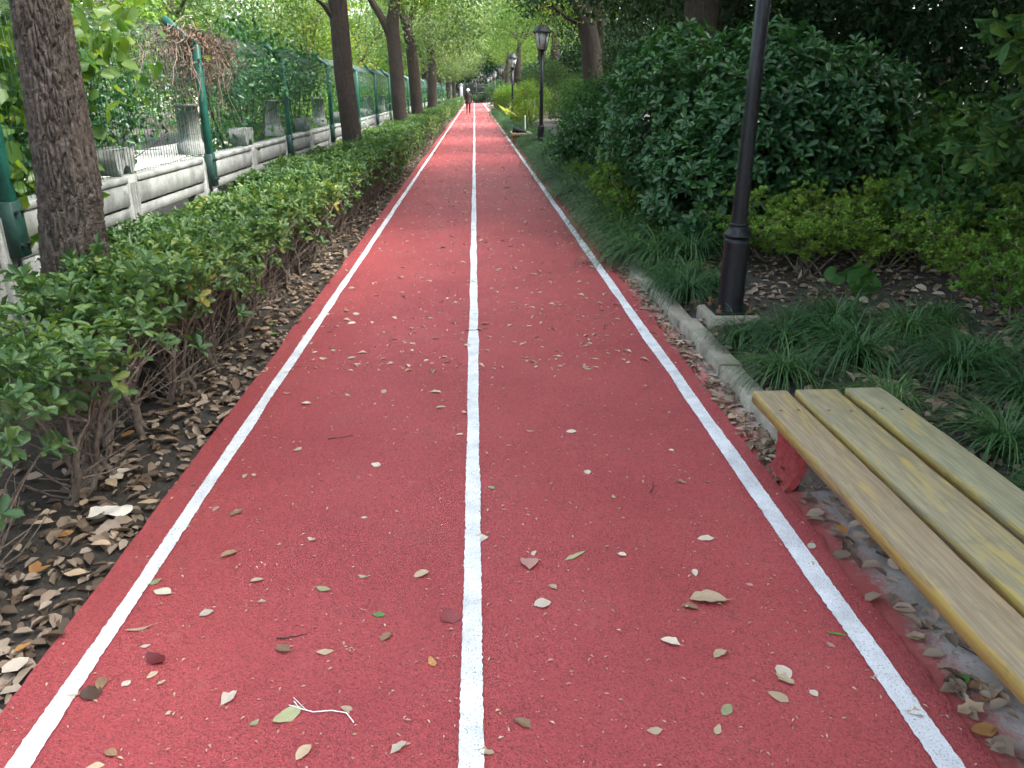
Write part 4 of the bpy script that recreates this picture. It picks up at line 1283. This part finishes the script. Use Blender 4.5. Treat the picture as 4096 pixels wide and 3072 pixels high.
# hanging branch of a near evergreen, top right
tn = thing('tree', 'toothed-leaf evergreen tree with drooping branches beside the shrubbery', 'tree', (3.95, 5.3, .12), 0, RROW)
link('trunk', trunk_mesh('trunk', [(0, 0, -.05), (.03, 0, 1), (0, 0, 2.4), (.05, 0, 3.8)], [.10, .085, .07, .04], 'bark_dark', 14, 30, 0, 9), tn)
mb = MB(); gl = np.random.default_rng(33)
tips = []
for k in range(26):
    a = gl.uniform(0, 6.28); st = np.array([0, 0, gl.uniform(1.5, 3.4)]); e = st + np.array([math.cos(a) * gl.uniform(.5, 1.0), math.sin(a) * gl.uniform(.5, 1.0), gl.uniform(-.55, .4)])
    pts = wobble(gl, st, e, 6, .03); m2 = MB(); tube(m2, pts, np.linspace(.014, .004, 6), 5); link('limb', m2.mesh('limb', 'bark_dark', True), tn)
    for q in range(15):
        tips.append(pts[gl.integers(2, 6)] + gl.normal(0, .10, 3))
T = np.array(tips); rosettes(mb, T, np.array([0, 0, -.35]) + unit(T - [0, 0, 2.4]) + gl.normal(0, .3, T.shape), gl, 8, .12, .046, tilt=(25, 85), droop=.2)
link('crown', mb.mesh('crown', 'broad_leaf'), tn)

# low yellow-green small-leaved shrubs
YS = 'low yellow-green small-leaved shrubs'
def low_shrub(seed):
    g = np.random.default_rng(seed)
    t = thing('small_leaf_shrub', 'low wiry shrub with tiny yellow-green leaves beside the leaf litter', 'shrub', (0, 0, 0), 0, YS)
    tips = []
    for s in range(9):
        mb = MB(); b = np.array([g.normal(0, .06), g.normal(0, .06), -.02])
        a = g.uniform(0, 6.28); rr = g.uniform(.15, .55)
        e = np.array([math.cos(a) * rr, math.sin(a) * rr, g.uniform(.35, .62)])
        pts = wobble(g, b, e, 7, .02); tube(mb, pts, np.linspace(.008, .003, 7), 5)
        for q in range(12):
            s0 = pts[g.integers(3, 7)]; e2 = s0 + np.array([g.normal(0, .14), g.normal(0, .14), g.uniform(-.02, .10)])
            tube(mb, wobble(g, s0, e2, 3, .01), [.003, .002, .0012], 3)
            for w in np.linspace(.2, 1, 6):
                tips.append(s0 + (e2 - s0) * w + g.normal(0, .025, 3))
        link('stem', mb.mesh('stem', 'stem'), t)
    T = np.array(tips); mb = MB()
    rosettes(mb, T, np.array([0, 0, 1.]) + g.normal(0, .5, T.shape), g, 8, .031, .018, tilt=(30, 95), droop=.05)
    link('foliage', mb.mesh('foliage', 'yellow_leaf'), t)
    return t
ls = [low_shrub(310 + q) for q in range(3)]
spots = [(2.85, 6.6), (3.45, 6.55), (3.95, 6.7), (3.2, 7.3), (4.45, 6.5), (3.75, 5.75), (4.0, 7.4), (2.75, 7.2), (3.65, 4.95), (4.3, 5.7), (1.85, 9.3), (1.95, 10.4), (2.05, 11.6), (2.0, 13.0)]
for q, (x, y) in enumerate(spots):
    if q < 3:
        ls[q].location = (x, y, float(gz(x, y))); ls[q].scale = (1.05,) * 3
    else:
        copy_tree(ls[q % 3], (x, y, float(gz(x, y))), gs.uniform(0, 6), gs.uniform(.8, 1.15))

# round-leaved leopard plants and young seedlings
def round_leaf_plant(name, label, loc, n, r, seed, mat='broad_leaf', pts=9, group=None):
    g = np.random.default_rng(seed); t = thing(name, label, 'plant', loc, 0, group)
    for q in range(n):
        a = g.uniform(0, 6.28); d = g.uniform(.06, .20); h = g.uniform(.10, .24)
        c = np.array([math.cos(a) * d, math.sin(a) * d, h])
        m1 = MB(); tube(m1, wobble(g, (0, 0, -.01), c, 5, .006), .0028, 5); 
        lf = MB(); th_ = np.linspace(.35, 2 * math.pi - .35, 14)
        rr = r * g.uniform(.75, 1.15)
        ring = np.stack([np.cos(th_) * rr * (1 + .05 * np.sin(th_ * 9)), np.sin(th_) * rr, .018 * np.cos(th_ * 3 + q)], 1)
        V_ = np.concatenate([[[0, 0, -.012]], ring])
        tl = g.normal(0, .45, 2) + np.array([.35 * math.sin(a), -.35])
        Rm = np.array(Matrix.Rotation(tl[0], 3, 'X') @ Matrix.Rotation(-.45 + tl[1] * .3, 3, 'X') @ Matrix.Rotation(g.uniform(0, 6.28), 3, 'Z'))
        V_ = V_ @ Rm.T + c
        lf.add(V_, [(0, k_, k_ + 1) for k_ in range(1, 14)])
        lo = link('leaf', lf.mesh('leaf', mat, True), t)
        link('stalk', m1.mesh('stalk', 'hedge_leaf'), lo)
    return t
round_leaf_plant('leopard_plant', 'cluster of round glossy leaves behind the lamp post', (2.88, 5.75, .13), 11, .075, 401)
round_leaf_plant('leopard_plant', 'few round leaves among the twigs under the yellow-green shrub', (4.0, 6.1, .18), 5, .07, 402)
for q, (x, y) in enumerate([(2.78, 3.95), (2.70, 3.30), (1.72, 7.6), (3.35, 4.5)]):
    g2 = np.random.default_rng(420 + q)
    t = thing('seedling', 'small bright green seedling growing out of the leaf litter', 'plant', (x, y, float(gz(x, y))), 0, 'seedlings among the grass tufts')
    mb = MB(); tube(mb, [(0, 0, -.01), (.01, 0, .08), (.0, .01, .15)], .003, 5); link('stem', mb.mesh('stem', 'hedge_leaf'), t)
    mb = MB(); rosettes(mb, np.array([[0, .01, .15], [.01, 0, .10]]), np.array([[0, 0, 1.], [.1, -.3, 1]]), g2, 5, .085, .042, tilt=(55, 85)); link('leaves', mb.mesh('leaves', 'broad_leaf'), t)

# clipped round shrubs farther up
def ball(label, loc, r, h, mat, seed, L=.05, nb=16):
    g = np.random.default_rng(seed); bl = []
    for _ in range(nb):
        d = sphere_pts(g, 1)[0]; d[2] = abs(d[2]) * 1.0
        bl.append((d[0] * r * .72, d[1] * r * .72, h * .42 + d[2] * h * .42, r * .42, r * .42, h * .2))
    return bush('round_shrub', label, 'shrub', loc, bl, 520, L, L * .55, mat, seed, 'rounded shrubs on the right of the track', spread=.4)
ball('lit yellow-green ball shrub behind the black lamp', (2.15, 30.2, 0), .75, 2.0, 'yellow_leaf', 501)
ball('darker wide dome shrub right of the black lamp', (2.75, 22.9, 0), .85, 1.95, 'broad_leaf', 502)
ball('pale green mound shrub beneath the forked tree', (3.6, 25.5, 0), 1.0, 2.2, 'hedge_leaf', 503)
ball('flat-topped dark shrub above the ball shrub', (2.9, 32.5, .9), 1.05, 1.75, 'hedge_leaf', 504)
ball('yellow-green rounded shrub beyond the lilies', (2.3, 52, 0), .95, 2.1, 'yellow_leaf', 505, .07)
ball('deep green rounded shrub beside the far lamps', (2.5, 64, 0), 1.1, 2.0, 'hedge_leaf', 506, .08)
ball('bushy shrub leaning in near the iron gate', (2.3, 82, 0), 1.2, 2.6, 'dark_leaf', 507, .09)
ball('dark clipped bush standing before the iron gate', (.45, 113.6, 0), .9, 1.15, 'wood_leaf', 508, .10)
ball('loose green shrub closing the track end', (2.6, 113, 0), 1.2, 2.2, 'wood_leaf', 509, .10)
ball('mid-green shrub by the fallen branch', (2.3, 15.2, 0), .7, 1.25, 'dark_leaf', 510, .07)
ball('leafy shrub in front of the forked tree', (2.75, 18.0, 0), .85, 1.9, 'broad_leaf', 511, .07)

# yellow-striped lilies and red cannas
def lily(loc, seed, label, flower):
    g = np.random.default_rng(seed); t = thing('canna' if flower else 'lily_plant', label, 'plant', loc, 0, 'cannas and variegated lilies by the kerb')
    for q in range(12):
        a = g.uniform(0, 6.28); L = g.uniform(.4, .75)
        st = np.array([g.normal(0, .08), g.normal(0, .08), g.uniform(.1, .6 if flower else .3)])
        d = np.array([[math.cos(a) * .6, math.sin(a) * .6, .8]])
        mb = MB(); leaves(mb, st[None], d, np.array([[-math.cos(a), -math.sin(a), .8]]), L, L * .28, 'hex', .15, .25, .5); link('leaf', mb.mesh('leaf', 'lily_leaf' if q % 4 else 'sunny_leaf'), t)
    if flower:
        mb = MB(); tube(mb, [(0, 0, 0), (.02, 0, .9), (0, 0, 1.55)], [.014, .012, .008], 6); link('stalk', mb.mesh('stalk', 'hedge_leaf'), t)
        mb = MB(); rosettes(mb, np.array([[0, 0, 1.4], [.03, 0, 1.5], [0, .02, 1.6], [.0, 0, 1.7]]), np.array([[0, 0, 1.]] * 4), g, 7, .15, .07, tilt=(20, 80)); link('flower', mb.mesh('flower', 'petal'), t)
    return t
la = lily((1.95, 42.0, .08), 601, 'pale yellow-striped lily clump lit by the open sky', False)
for q, (x, y, s) in enumerate([(2.25, 40.5, 1.1), (1.9, 44.3, 1.2), (2.4, 43.4, 1.3), (2.1, 46.5, 1.2), (2.0, 38.2, 1.0), (2.3, 36.0, 1.0)]):
    copy_tree(la, (x, y, .08), q * 1.3, s)
ca = lily((2.25, 37.3, .08), 602, 'tall canna with red flower spike by the ball shrub', True)
for q, (x, y, s) in enumerate([(2.5, 36.2, 1.05), (2.3, 39.6, .95), (2.6, 38.7, .9)]):
    copy_tree(ca, (x, y, .08), q * 1.3, s)

# fallen branch leaning out of the grass
g2 = np.random.default_rng(66)
fbn = tag(link('fallen_branch', None, None, (2.0, 15.4, .1)), 'thin bare branch leaning out of the kerb grass', 'branch')
mb = MB(); tube(mb, wobble(g2, (0, 0, .05), (1.15, 1.9, 1.15), 12, .02), np.linspace(.022, .008, 12), 7); link('shaft', mb.mesh('shaft', 'dead_stem', True), fbn)
for q in range(3):
    mb = MB(); s0 = np.array([.5 + .2 * q, .8 + .33 * q, .5 + .2 * q]); tube(mb, wobble(g2, s0, s0 + [.1, .3, .35], 5, .02), np.linspace(.007, .002, 5), 5); link('twig', mb.mesh('twig', 'dead_stem', True), fbn)


# ================================================================== gate at the end of the track
gate = thing('iron_gate', 'black iron bar gate closing the far end of the track', 'gate', (0, 116, 0))
for x in (-1.45, .25, 2.0):
    mb = MB(); box(mb, x - .05, x + .05, -.05, .05, 0, 2.55, .005); link('gate_post', mb.mesh('gate_post', 'iron'), gate)
for z in (.25, 1.35, 2.05, 2.32):
    mb = MB(); box(mb, -1.40, 1.95, -.02, .02, z - .03, z + .03); link('rail', mb.mesh('rail', 'iron'), gate)
mb = MB(); tube(mb, [(0, 0, .1), (0, 0, 2.35)], .024, 5); lathe(mb, [(.034, 2.35), (.03, 2.40), (0, 2.55)], 5); mbar = mb.mesh('bar', 'iron')
for x in np.arange(-1.3, 1.95, .155):
    link('bar', mbar, gate, (x, 0, 0))
mb = MB(); box(mb, -.2, .2, -.2, .2, 0, 2.3, .01); box(mb, -.25, .25, -.25, .25, 2.303, 2.40, .01)
gp = tag(link('gate_pillar', None, None, (-1.78, 114.5, 0)), 'white gate pillar at the end of the hedge', 'pillar'); link('shaft', mb.mesh('shaft', 'wall_white'), gp)
mb = MB(); lathe(mb, [(.0, 2.53), (.1, 2.52), (.14, 2.46), (.1, 2.403)][::-1], 12); link('finial', mb.mesh('finial', 'wall_white', True), gp)


# ================================================================== person walking towards us
pr = thing('person', 'person in white hat, patterned dark coat and dark trousers walking on the track', 'person', (-.457, 61.3, .021), 0)
bm_v = [(0, 0, .90), (0, 0, 1.05), (0, 0, 1.22), (0, 0, 1.34), (0, -.01, 1.42), (0, -.03, 1.50), (0, -.03, 1.60),      # 0-6 spine, neck, head
        (-.09, 0, .86), (-.10, -.06, .48), (-.10, -.02, .09), (-.11, -.14, .03),                                   # 7-10 leg
        (.09, 0, .86), (.10, .03, .48), (.10, .16, .10), (.11, .05, .03),                                          # 11-14 leg
        (-.18, 0, 1.34), (-.25, .03, 1.08), (-.27, -.06, .86), (-.27, -.08, .78),                                  # 15-18 arm
        (.18, 0, 1.34), (.26, .05, 1.08), (.30, .0, .86), (.31, -.01, .78)]                                        # 19-22 arm
bm_e = [(0, 1), (1, 2), (2, 3), (3, 4), (4, 5), (5, 6), (0, 7), (7, 8), (8, 9), (9, 10), (0, 11), (11, 12), (12, 13), (13, 14), (3, 15), (15, 16), (16, 17), (17, 18), (3, 19), (19, 20), (20, 21), (21, 22)]
bm_r = [.13, .12, .13, .09, .052, .085, .075, .10, .075, .052, .045, .10, .075, .052, .045, .068, .056, .044, .034, .068, .056, .044, .034]
me = bpy.data.meshes.new('body'); me.from_pydata(bm_v, bm_e, []); 
tmp = bpy.data.objects.new('body_build', me); COL.objects.link(tmp)
md = tmp.modifiers.new('skin', 'SKIN'); md.use_smooth_shade = True
sv = me.skin_vertices[0].data
for k, r_ in enumerate(bm_r):
    sv[k].radius = (r_, r_ * .85); sv[k].use_root = (k == 0)
tmp.modifiers.new('sub', 'SUBSURF').levels = 1
dg = bpy.context.evaluated_depsgraph_get()
bme = bpy.data.meshes.new_from_object(tmp.evaluated_get(dg))
bpy.data.objects.remove(tmp)
bme.materials.clear()
for mm in ('skin', 'trousers', 'coat', 'black_cloth'):
    bme.materials.append(M[mm])
for p in bme.polygons:
    c = p.center
    if c.z < .075: p.material_index = 3
    elif c.z < .93 and abs(c.x) < .2: p.material_index = 1
    elif c.z < 1.40 and not (abs(c.x) > .2 and c.z < .90): p.material_index = 2
    else: p.material_index = 0
bme.name = 'body'
link('body', bme, pr)
mb = MB(); lathe(mb, [(.225, .66), (.215, .80), (.195, .98), (.185, 1.10), (.195, 1.25), (.185, 1.36), (.10, 1.42), (.07, 1.45)], 20)
ct = link('coat', mb.mesh('coat', 'coat', True), pr); ct.scale = (1.0, .72, 1)
mb = MB(); lathe(mb, [(.15, 1.575), (.152, 1.585), (.105, 1.625), (.10, 1.68), (.08, 1.72), (0, 1.73)], 18, (0, -.03)); link('hat', mb.mesh('hat', 'hat', True), pr)
mb = MB(); lathe(mb, [(.085, 1.47), (.097, 1.53), (.098, 1.60), (.06, 1.64)], 14, (0, .0)); link('hair', mb.mesh('hair', 'hair', True), pr)
mb = MB(); lathe(mb, [(.03, 1.455), (.055, 1.475), (.062, 1.505), (.05, 1.53), (.02, 1.535)], 12, (0, -.075)); link('face_mask', mb.mesh('face_mask', 'white_plastic', True), pr)
for x in (-.03, .03):
    mb = MB(); lathe(mb, [(0.0, 1.566), (.011, 1.562), (.013, 1.555), (.011, 1.548), (0.0, 1.544)][::-1], 8, (x, -.108)); link('eye', mb.mesh('eye', 'hair', True), pr)
mb = MB(); lathe(mb, [(.004, 1.56), (.014, 1.54), (.012, 1.53), (0.0, 1.528)][::-1], 8, (0, -.118)); link('nose', mb.mesh('nose', 'skin', True), pr)
for sgn, hx in ((-1, -.27), (1, .31)):
    hy = -.085 if sgn < 0 else -.015
    for q in range(5):
        mb = MB(); x = hx + (q - 2) * .012; ln = [.045, .075, .082, .076, .06][q]
        tube(mb, [(x, hy, .775), (x, hy - .012, .775 - ln * .5), (x, hy - .004, .775 - ln)], [.008, .0075, .006], 6); link('finger', mb.mesh('finger', 'skin', True), pr)


# ================================================================== fallen leaves
def leaf_shape(seed, kind):
    g = np.random.default_rng(seed); n = 7
    t = np.linspace(0, 1, n)
    if kind == 'oval': w = .27 * np.sin(math.pi * t ** .85) ** .8
    elif kind == 'round': w = .40 * np.sin(math.pi * t ** .9) ** .7
    elif kind == 'narrow': w = .095 * np.sin(math.pi * t) ** .8
    elif kind == 'heart': w = .46 * np.sin(math.pi * t ** .62) ** .8
    else: w = .30 * np.sin(math.pi * t) ** .7 * g.uniform(.6, 1.25, n)      # torn
    w[0] = .012; w[-1] = .008
    curl = g.uniform(-.2, .35); roll = g.uniform(.02, .22)
    if kind == 'torn': roll = g.uniform(.15, .7)
    y = (t - .5)
    z = curl * (t - .5) ** 2
    rows = []
    for k in range(n):
        wl_, wr_ = w[k] * g.uniform(.88, 1.1), w[k] * g.uniform(.88, 1.1)
        rows.append([(-wl_, y[k] + g.normal(0, .012), z[k] + roll * wl_ * .8 + g.normal(0, .015)), (-wl_ * .5, y[k], z[k] + roll * wl_ * .3), (0, y[k], z[k]), (wr_ * .5, y[k], z[k] + roll * wr_ * .3), (wr_, y[k] + g.normal(0, .012), z[k] + roll * wr_ * .8 + g.normal(0, .015))])
    v = np.array(rows).reshape(-1, 3); v[:, 2] -= v[:, 2].min() - .006
    mb = MB(); i = np.arange(n - 1)[:, None] * 5 + np.arange(4)[None, :]
    mb.add(v, np.stack([i, i + 1, i + 6, i + 5], -1).reshape(-1, 4))
    b = v[2]
    tube(mb, [b, b + [.01, -.10, .02], b + [.035, -.2, .012]], [.010, .008, .006], 3, False)
    return mb
LM = {}
def leaf_me(kind, q, mat):
    key = (kind, q, mat)
    if key not in LM:
        LM[key] = leaf_shape(hash((kind.__len__(), kind[0] == 'o', q)) % 9999, kind).mesh('fallen_leaf', mat, True)
    return LM[key]
gf = np.random.default_rng(44)
def fallen(x, y, size, kind, mat, label, rz=None, z=.0215, group='leaves fallen on the track'):
    o = link('fallen_leaf', leaf_me(kind, int(gf.integers(0, 5)), mat), None, (x, y, z), (gf.normal(0, .08), gf.normal(0, .08), gf.uniform(0, 6.28) if rz is None else rz), size)
    tag(o, label, 'leaf', group)
# ones that stand out
for a in [(.76, 2.158, .125, 'torn', 'fallen_tan', 'large crumpled tan leaf alone in the right lane', 1.5), (-.093, 2.111, .075, 'heart', 'fallen_red', 'dark crimson leaf touching the centre line', .3),
          (-.322, 2.128, .045, 'oval', 'fallen_green', 'small bright green leaf left of the centre line', 1.4), (.18, 2.394, .075, 'heart', 'fallen_pink', 'heart-shaped pinkish leaf beside the centre line', 3.1),
          (.346, 2.437, .10, 'narrow', 'fallen_olive', 'narrow willow-like green leaf in the right lane', 2.2), (1.107, 1.969, .065, 'narrow', 'fallen_green', 'green oval leaf touching the right white line', 1.3),
          (-.96, 1.947, .085, 'oval', 'fallen_red', 'deep red leaf inside the left lane', .9), (-1.085, 1.81, .07, 'round', 'fallen_dark', 'dark brown round leaf near the left white line', .6),
          (-1.062, 2.285, .075, 'oval', 'fallen_pale', 'silvery pale leaf beside the left white line', 1.2), (-.519, 1.7, .085, 'oval', 'fallen_olive', 'greenish-grey oval leaf beside the white thread', 2.3),
          (.854, 2.536, .065, 'oval', 'fallen_pale', 'pale curled leaf above the large tan one', 1.5), (.115, 1.644, .055, 'torn', 'fallen_brown', 'rolled brown leaf right of the centre line', 1.0),
          (.879, 1.808, .060, 'round', 'fallen_pale', 'round cream leaf with stalk in the right lane', .3), (.583, 1.953, .065, 'torn', 'fallen_pale', 'crinkled grey-cream leaf in the right lane', 1.0),
          (-.139, 1.896, .045, 'oval', 'fallen_orange', 'small orange-brown leaf left of the centre line', .4), (-1.06, 2.09, .085, 'narrow', 'fallen_tan', 'long tan leaf pointing away from left line', 1.9)]:
    fallen(a[0], a[1], a[2], a[3], a[4], a[5], a[6])
KM = [('oval', 'fallen_tan', 'dry tan oval leaf lying on the red track'), ('oval', 'fallen_pale', 'bleached pale oval leaf lying on the red track'), ('round', 'fallen_pale', 'small round cream leaf lying on the red track'),
      ('torn', 'fallen_tan', 'torn curled tan leaf lying on the red track'), ('torn', 'fallen_brown', 'torn brown leaf lying on the red track'), ('oval', 'fallen_pink', 'pinkish oval leaf lying on the red track'),
      ('oval', 'fallen_olive', 'olive green oval leaf lying on the red track'), ('torn', 'fallen_pale', 'torn pale leaf lying on the red track')]
pk = np.array([.30, .12, .09, .17, .10, .09, .06, .07])
for k in range(208):
    y = 1.55 + 17 * gf.random() ** 1.75
    x = gf.uniform(-1.25, 1.25) if y < 9 else float(np.clip(gf.normal(-.25, .6), -1.2, 1.2))
    q = gf.choice(len(KM), p=pk)
    fallen(x, y, gf.uniform(.026, .062) * (1 + .012 * y), *KM[q])
LK = [('torn', 'fallen_tan', 'curled tan leaf in the litter'), ('oval', 'fallen_brown', 'brown oval leaf in the litter'), ('oval', 'fallen_tan', 'tan oval leaf in the litter'), ('oval', 'fallen_orange', 'orange-brown leaf in the litter'),
      ('round', 'fallen_pale', 'pale grey round leaf in the litter'), ('torn', 'fallen_pale', 'torn pale leaf in the litter'), ('oval', 'fallen_green', 'green fresh leaf in the litter')]
pl_ = np.array([.24, .18, .2, .2, .06, .08, .04])
for k in range(46):
    q = gf.choice(len(LK), p=pl_); x = -1.33 - .42 * gf.random(); y = 1.75 + 4 * gf.random() ** 1.3
    fallen(x, y, gf.uniform(.05, .085), LK[q][0], LK[q][1], LK[q][2] + ' under the hedge', None, .03, 'leaves in the litter under the hedge')
for k in range(34):
    q = gf.choice(len(LK), p=pl_); x = 1.31 + (.40 if k % 2 == 0 else .12) * gf.random(); y = 1.35 + 4.5 * gf.random()
    fallen(x, y, gf.uniform(.05, .09), LK[q][0], LK[q][1], LK[q][2] + ' by the kerb and bench', None, .022, 'leaves in the litter by the kerb')
# the uncountable rest
def litter(name, label, n, xf, yf, zf, Lr, mat='litter', seed=1, kind='hex'):
    g = np.random.default_rng(seed); mb = MB()
    x = xf(g, n); y = yf(g, n); z = zf(x, y) + g.uniform(.004, .022, n)
    D = np.stack([g.normal(0, 1, n), g.normal(0, 1, n), g.normal(0, .22, n)], 1)
    N = np.array([0, 0, 1.]) + g.normal(0, .38, (n, 3))
    L = g.uniform(*Lr, n)
    leaves(mb, np.stack([x, y, z], 1), D, N, L, L * g.uniform(.4, .65, n), kind, fold=.3, droop=.1, wide=.5)
    o = stuff(link(name, mb.mesh(name, mat))); tag(o, label, 'leaf litter')
litter('leaf_litter', 'brown leaf litter under the hedge beside the track', 5200, lambda g, n: -1.31 - np.abs(g.normal(0, .30, n)), lambda g, n: 1 + 45 * g.random(n) ** 2.0, lambda x, y: gz(x, y), (.03, .09), seed=2)
litter('leaf_litter', 'dry leaf litter in the gutter along the kerb', 2600, lambda g, n: 1.30 + .13 * g.random(n), lambda g, n: 3.0 + 40 * g.random(n) ** 1.8, lambda x, y: 0 * x + .006, (.025, .065), 'litter_pale', seed=3)
litter('leaf_litter', 'brown leaf litter on the soil under the shrubs', 11000, lambda g, n: 1.6 + 4.2 * g.random(n), lambda g, n: 1.5 + 13 * g.random(n) ** 1.3, lambda x, y: gz(x, y), (.04, .10), seed=4)
litter('leaf_litter', 'dry curled leaves piled on the concrete under the yellow bench', 330, lambda g, n: 1.33 + .5 * g.random(n) ** 1.4, lambda g, n: .8 + 2.5 * g.random(n), lambda x, y: 0 * x + .012, (.04, .085), 'litter_pale', seed=9)
def flecks(name, label, n, yf, L, seed):
    g = np.random.default_rng(seed); mb = MB()
    x = g.uniform(-1.27, 1.27, n); y = yf(g, n)
    s = L(y) * g.uniform(.5, 1.6, n) ** 1.6
    leaves(mb, np.stack([x, y, np.full(n, .0235)], 1), np.stack([g.normal(0, 1, n), g.normal(0, 1, n), g.normal(0, .1, n)], 1), np.array([0, 0, 1.]) + g.normal(0, .2, (n, 3)), s, s * .4, 'quad')
    o = stuff(link(name, mb.mesh(name, 'debris'))); tag(o, label, 'debris')
flecks('leaf_crumbs', 'tiny pale leaf crumbs scattered over the track', 4600, lambda g, n: 1.3 + 16 * g.random(n) ** 1.8, lambda y: .0075 + .0009 * y, 6)
flecks('far_fallen_leaves', 'pale fallen leaves scattered over the far track', 2600, lambda g, n: 4.5 + 75 * g.random(n) ** 1.6, lambda y: .030 + .0011 * y, 7)

# twigs, thread, paper
g2 = np.random.default_rng(71)
for (x, y, a, ln) in [(-.08, 5.3, 1.3, .17), (.72, 2.9, .4, .10), (-.62, 2.02, 1.4, .09), (-.72, 3.5, 1.2, .12), (.9, 5.3, .2, .13), (1.45, 1.9, 2.6, .35)]:
    mb = MB(); d = np.array([math.sin(a), math.cos(a), 0]) * ln
    tube(mb, wobble(g2, (0, 0, .004), d + [0, 0, .004], 6, .004), np.linspace(.0025, .0012, 6), 5)
    tube(mb, [d * .5 + [0, 0, .005], d * .5 + np.array([d[1], -d[0], .05]) * .2 + [0, 0, .006]], [.0016, .0009], 4)
    tag(link('twig', mb.mesh('twig', 'bark_dark', True), None, (x, y, .022)), 'thin dark twig lying on the track', 'twig', 'twigs on the track')
mb = MB(); tube(mb, [(-.09, .03, .003), (-.07, .0, .006), (-.03, -.012, .003), (.02, -.012, .006), (.06, -.02, .004), (.085, -.055, .003)], .0016, 5); tube(mb, [(-.07, 0, .006), (-.10, .012, .008)], .001, 4); tube(mb, [(-.05, -.006, .005), (-.095, .045, .003)], .001, 4)
tag(link('thread', mb.mesh('thread', 'white_plastic', True), None, (-.42, 1.72, .022)), 'frayed white plastic thread on the left lane', 'thread')
mb = MB(); gp_ = np.random.default_rng(5); X_, Y_ = np.meshgrid(np.linspace(-.085, .085, 9), np.linspace(-.04, .04, 6)); Z_ = .02 + .02 * np.sin(X_ * 30) * np.cos(Y_ * 50) + gp_.normal(0, .004, X_.shape) + .25 * np.abs(Y_)
i = np.arange(5)[:, None] * 9 + np.arange(8)[None, :]; mb.add(np.stack([X_ * (1 - 3 * np.abs(Y_)), Y_, Z_], -1).reshape(-1, 3), np.stack([i, i + 1, i + 10, i + 9], -1).reshape(-1, 4))
tag(link('paper_scrap', mb.mesh('paper_scrap', 'paper', True), None, (-1.45, 2.80, .02), (0, 0, .25)), 'crumpled off-white paper scrap among leaves under the hedge', 'litter')
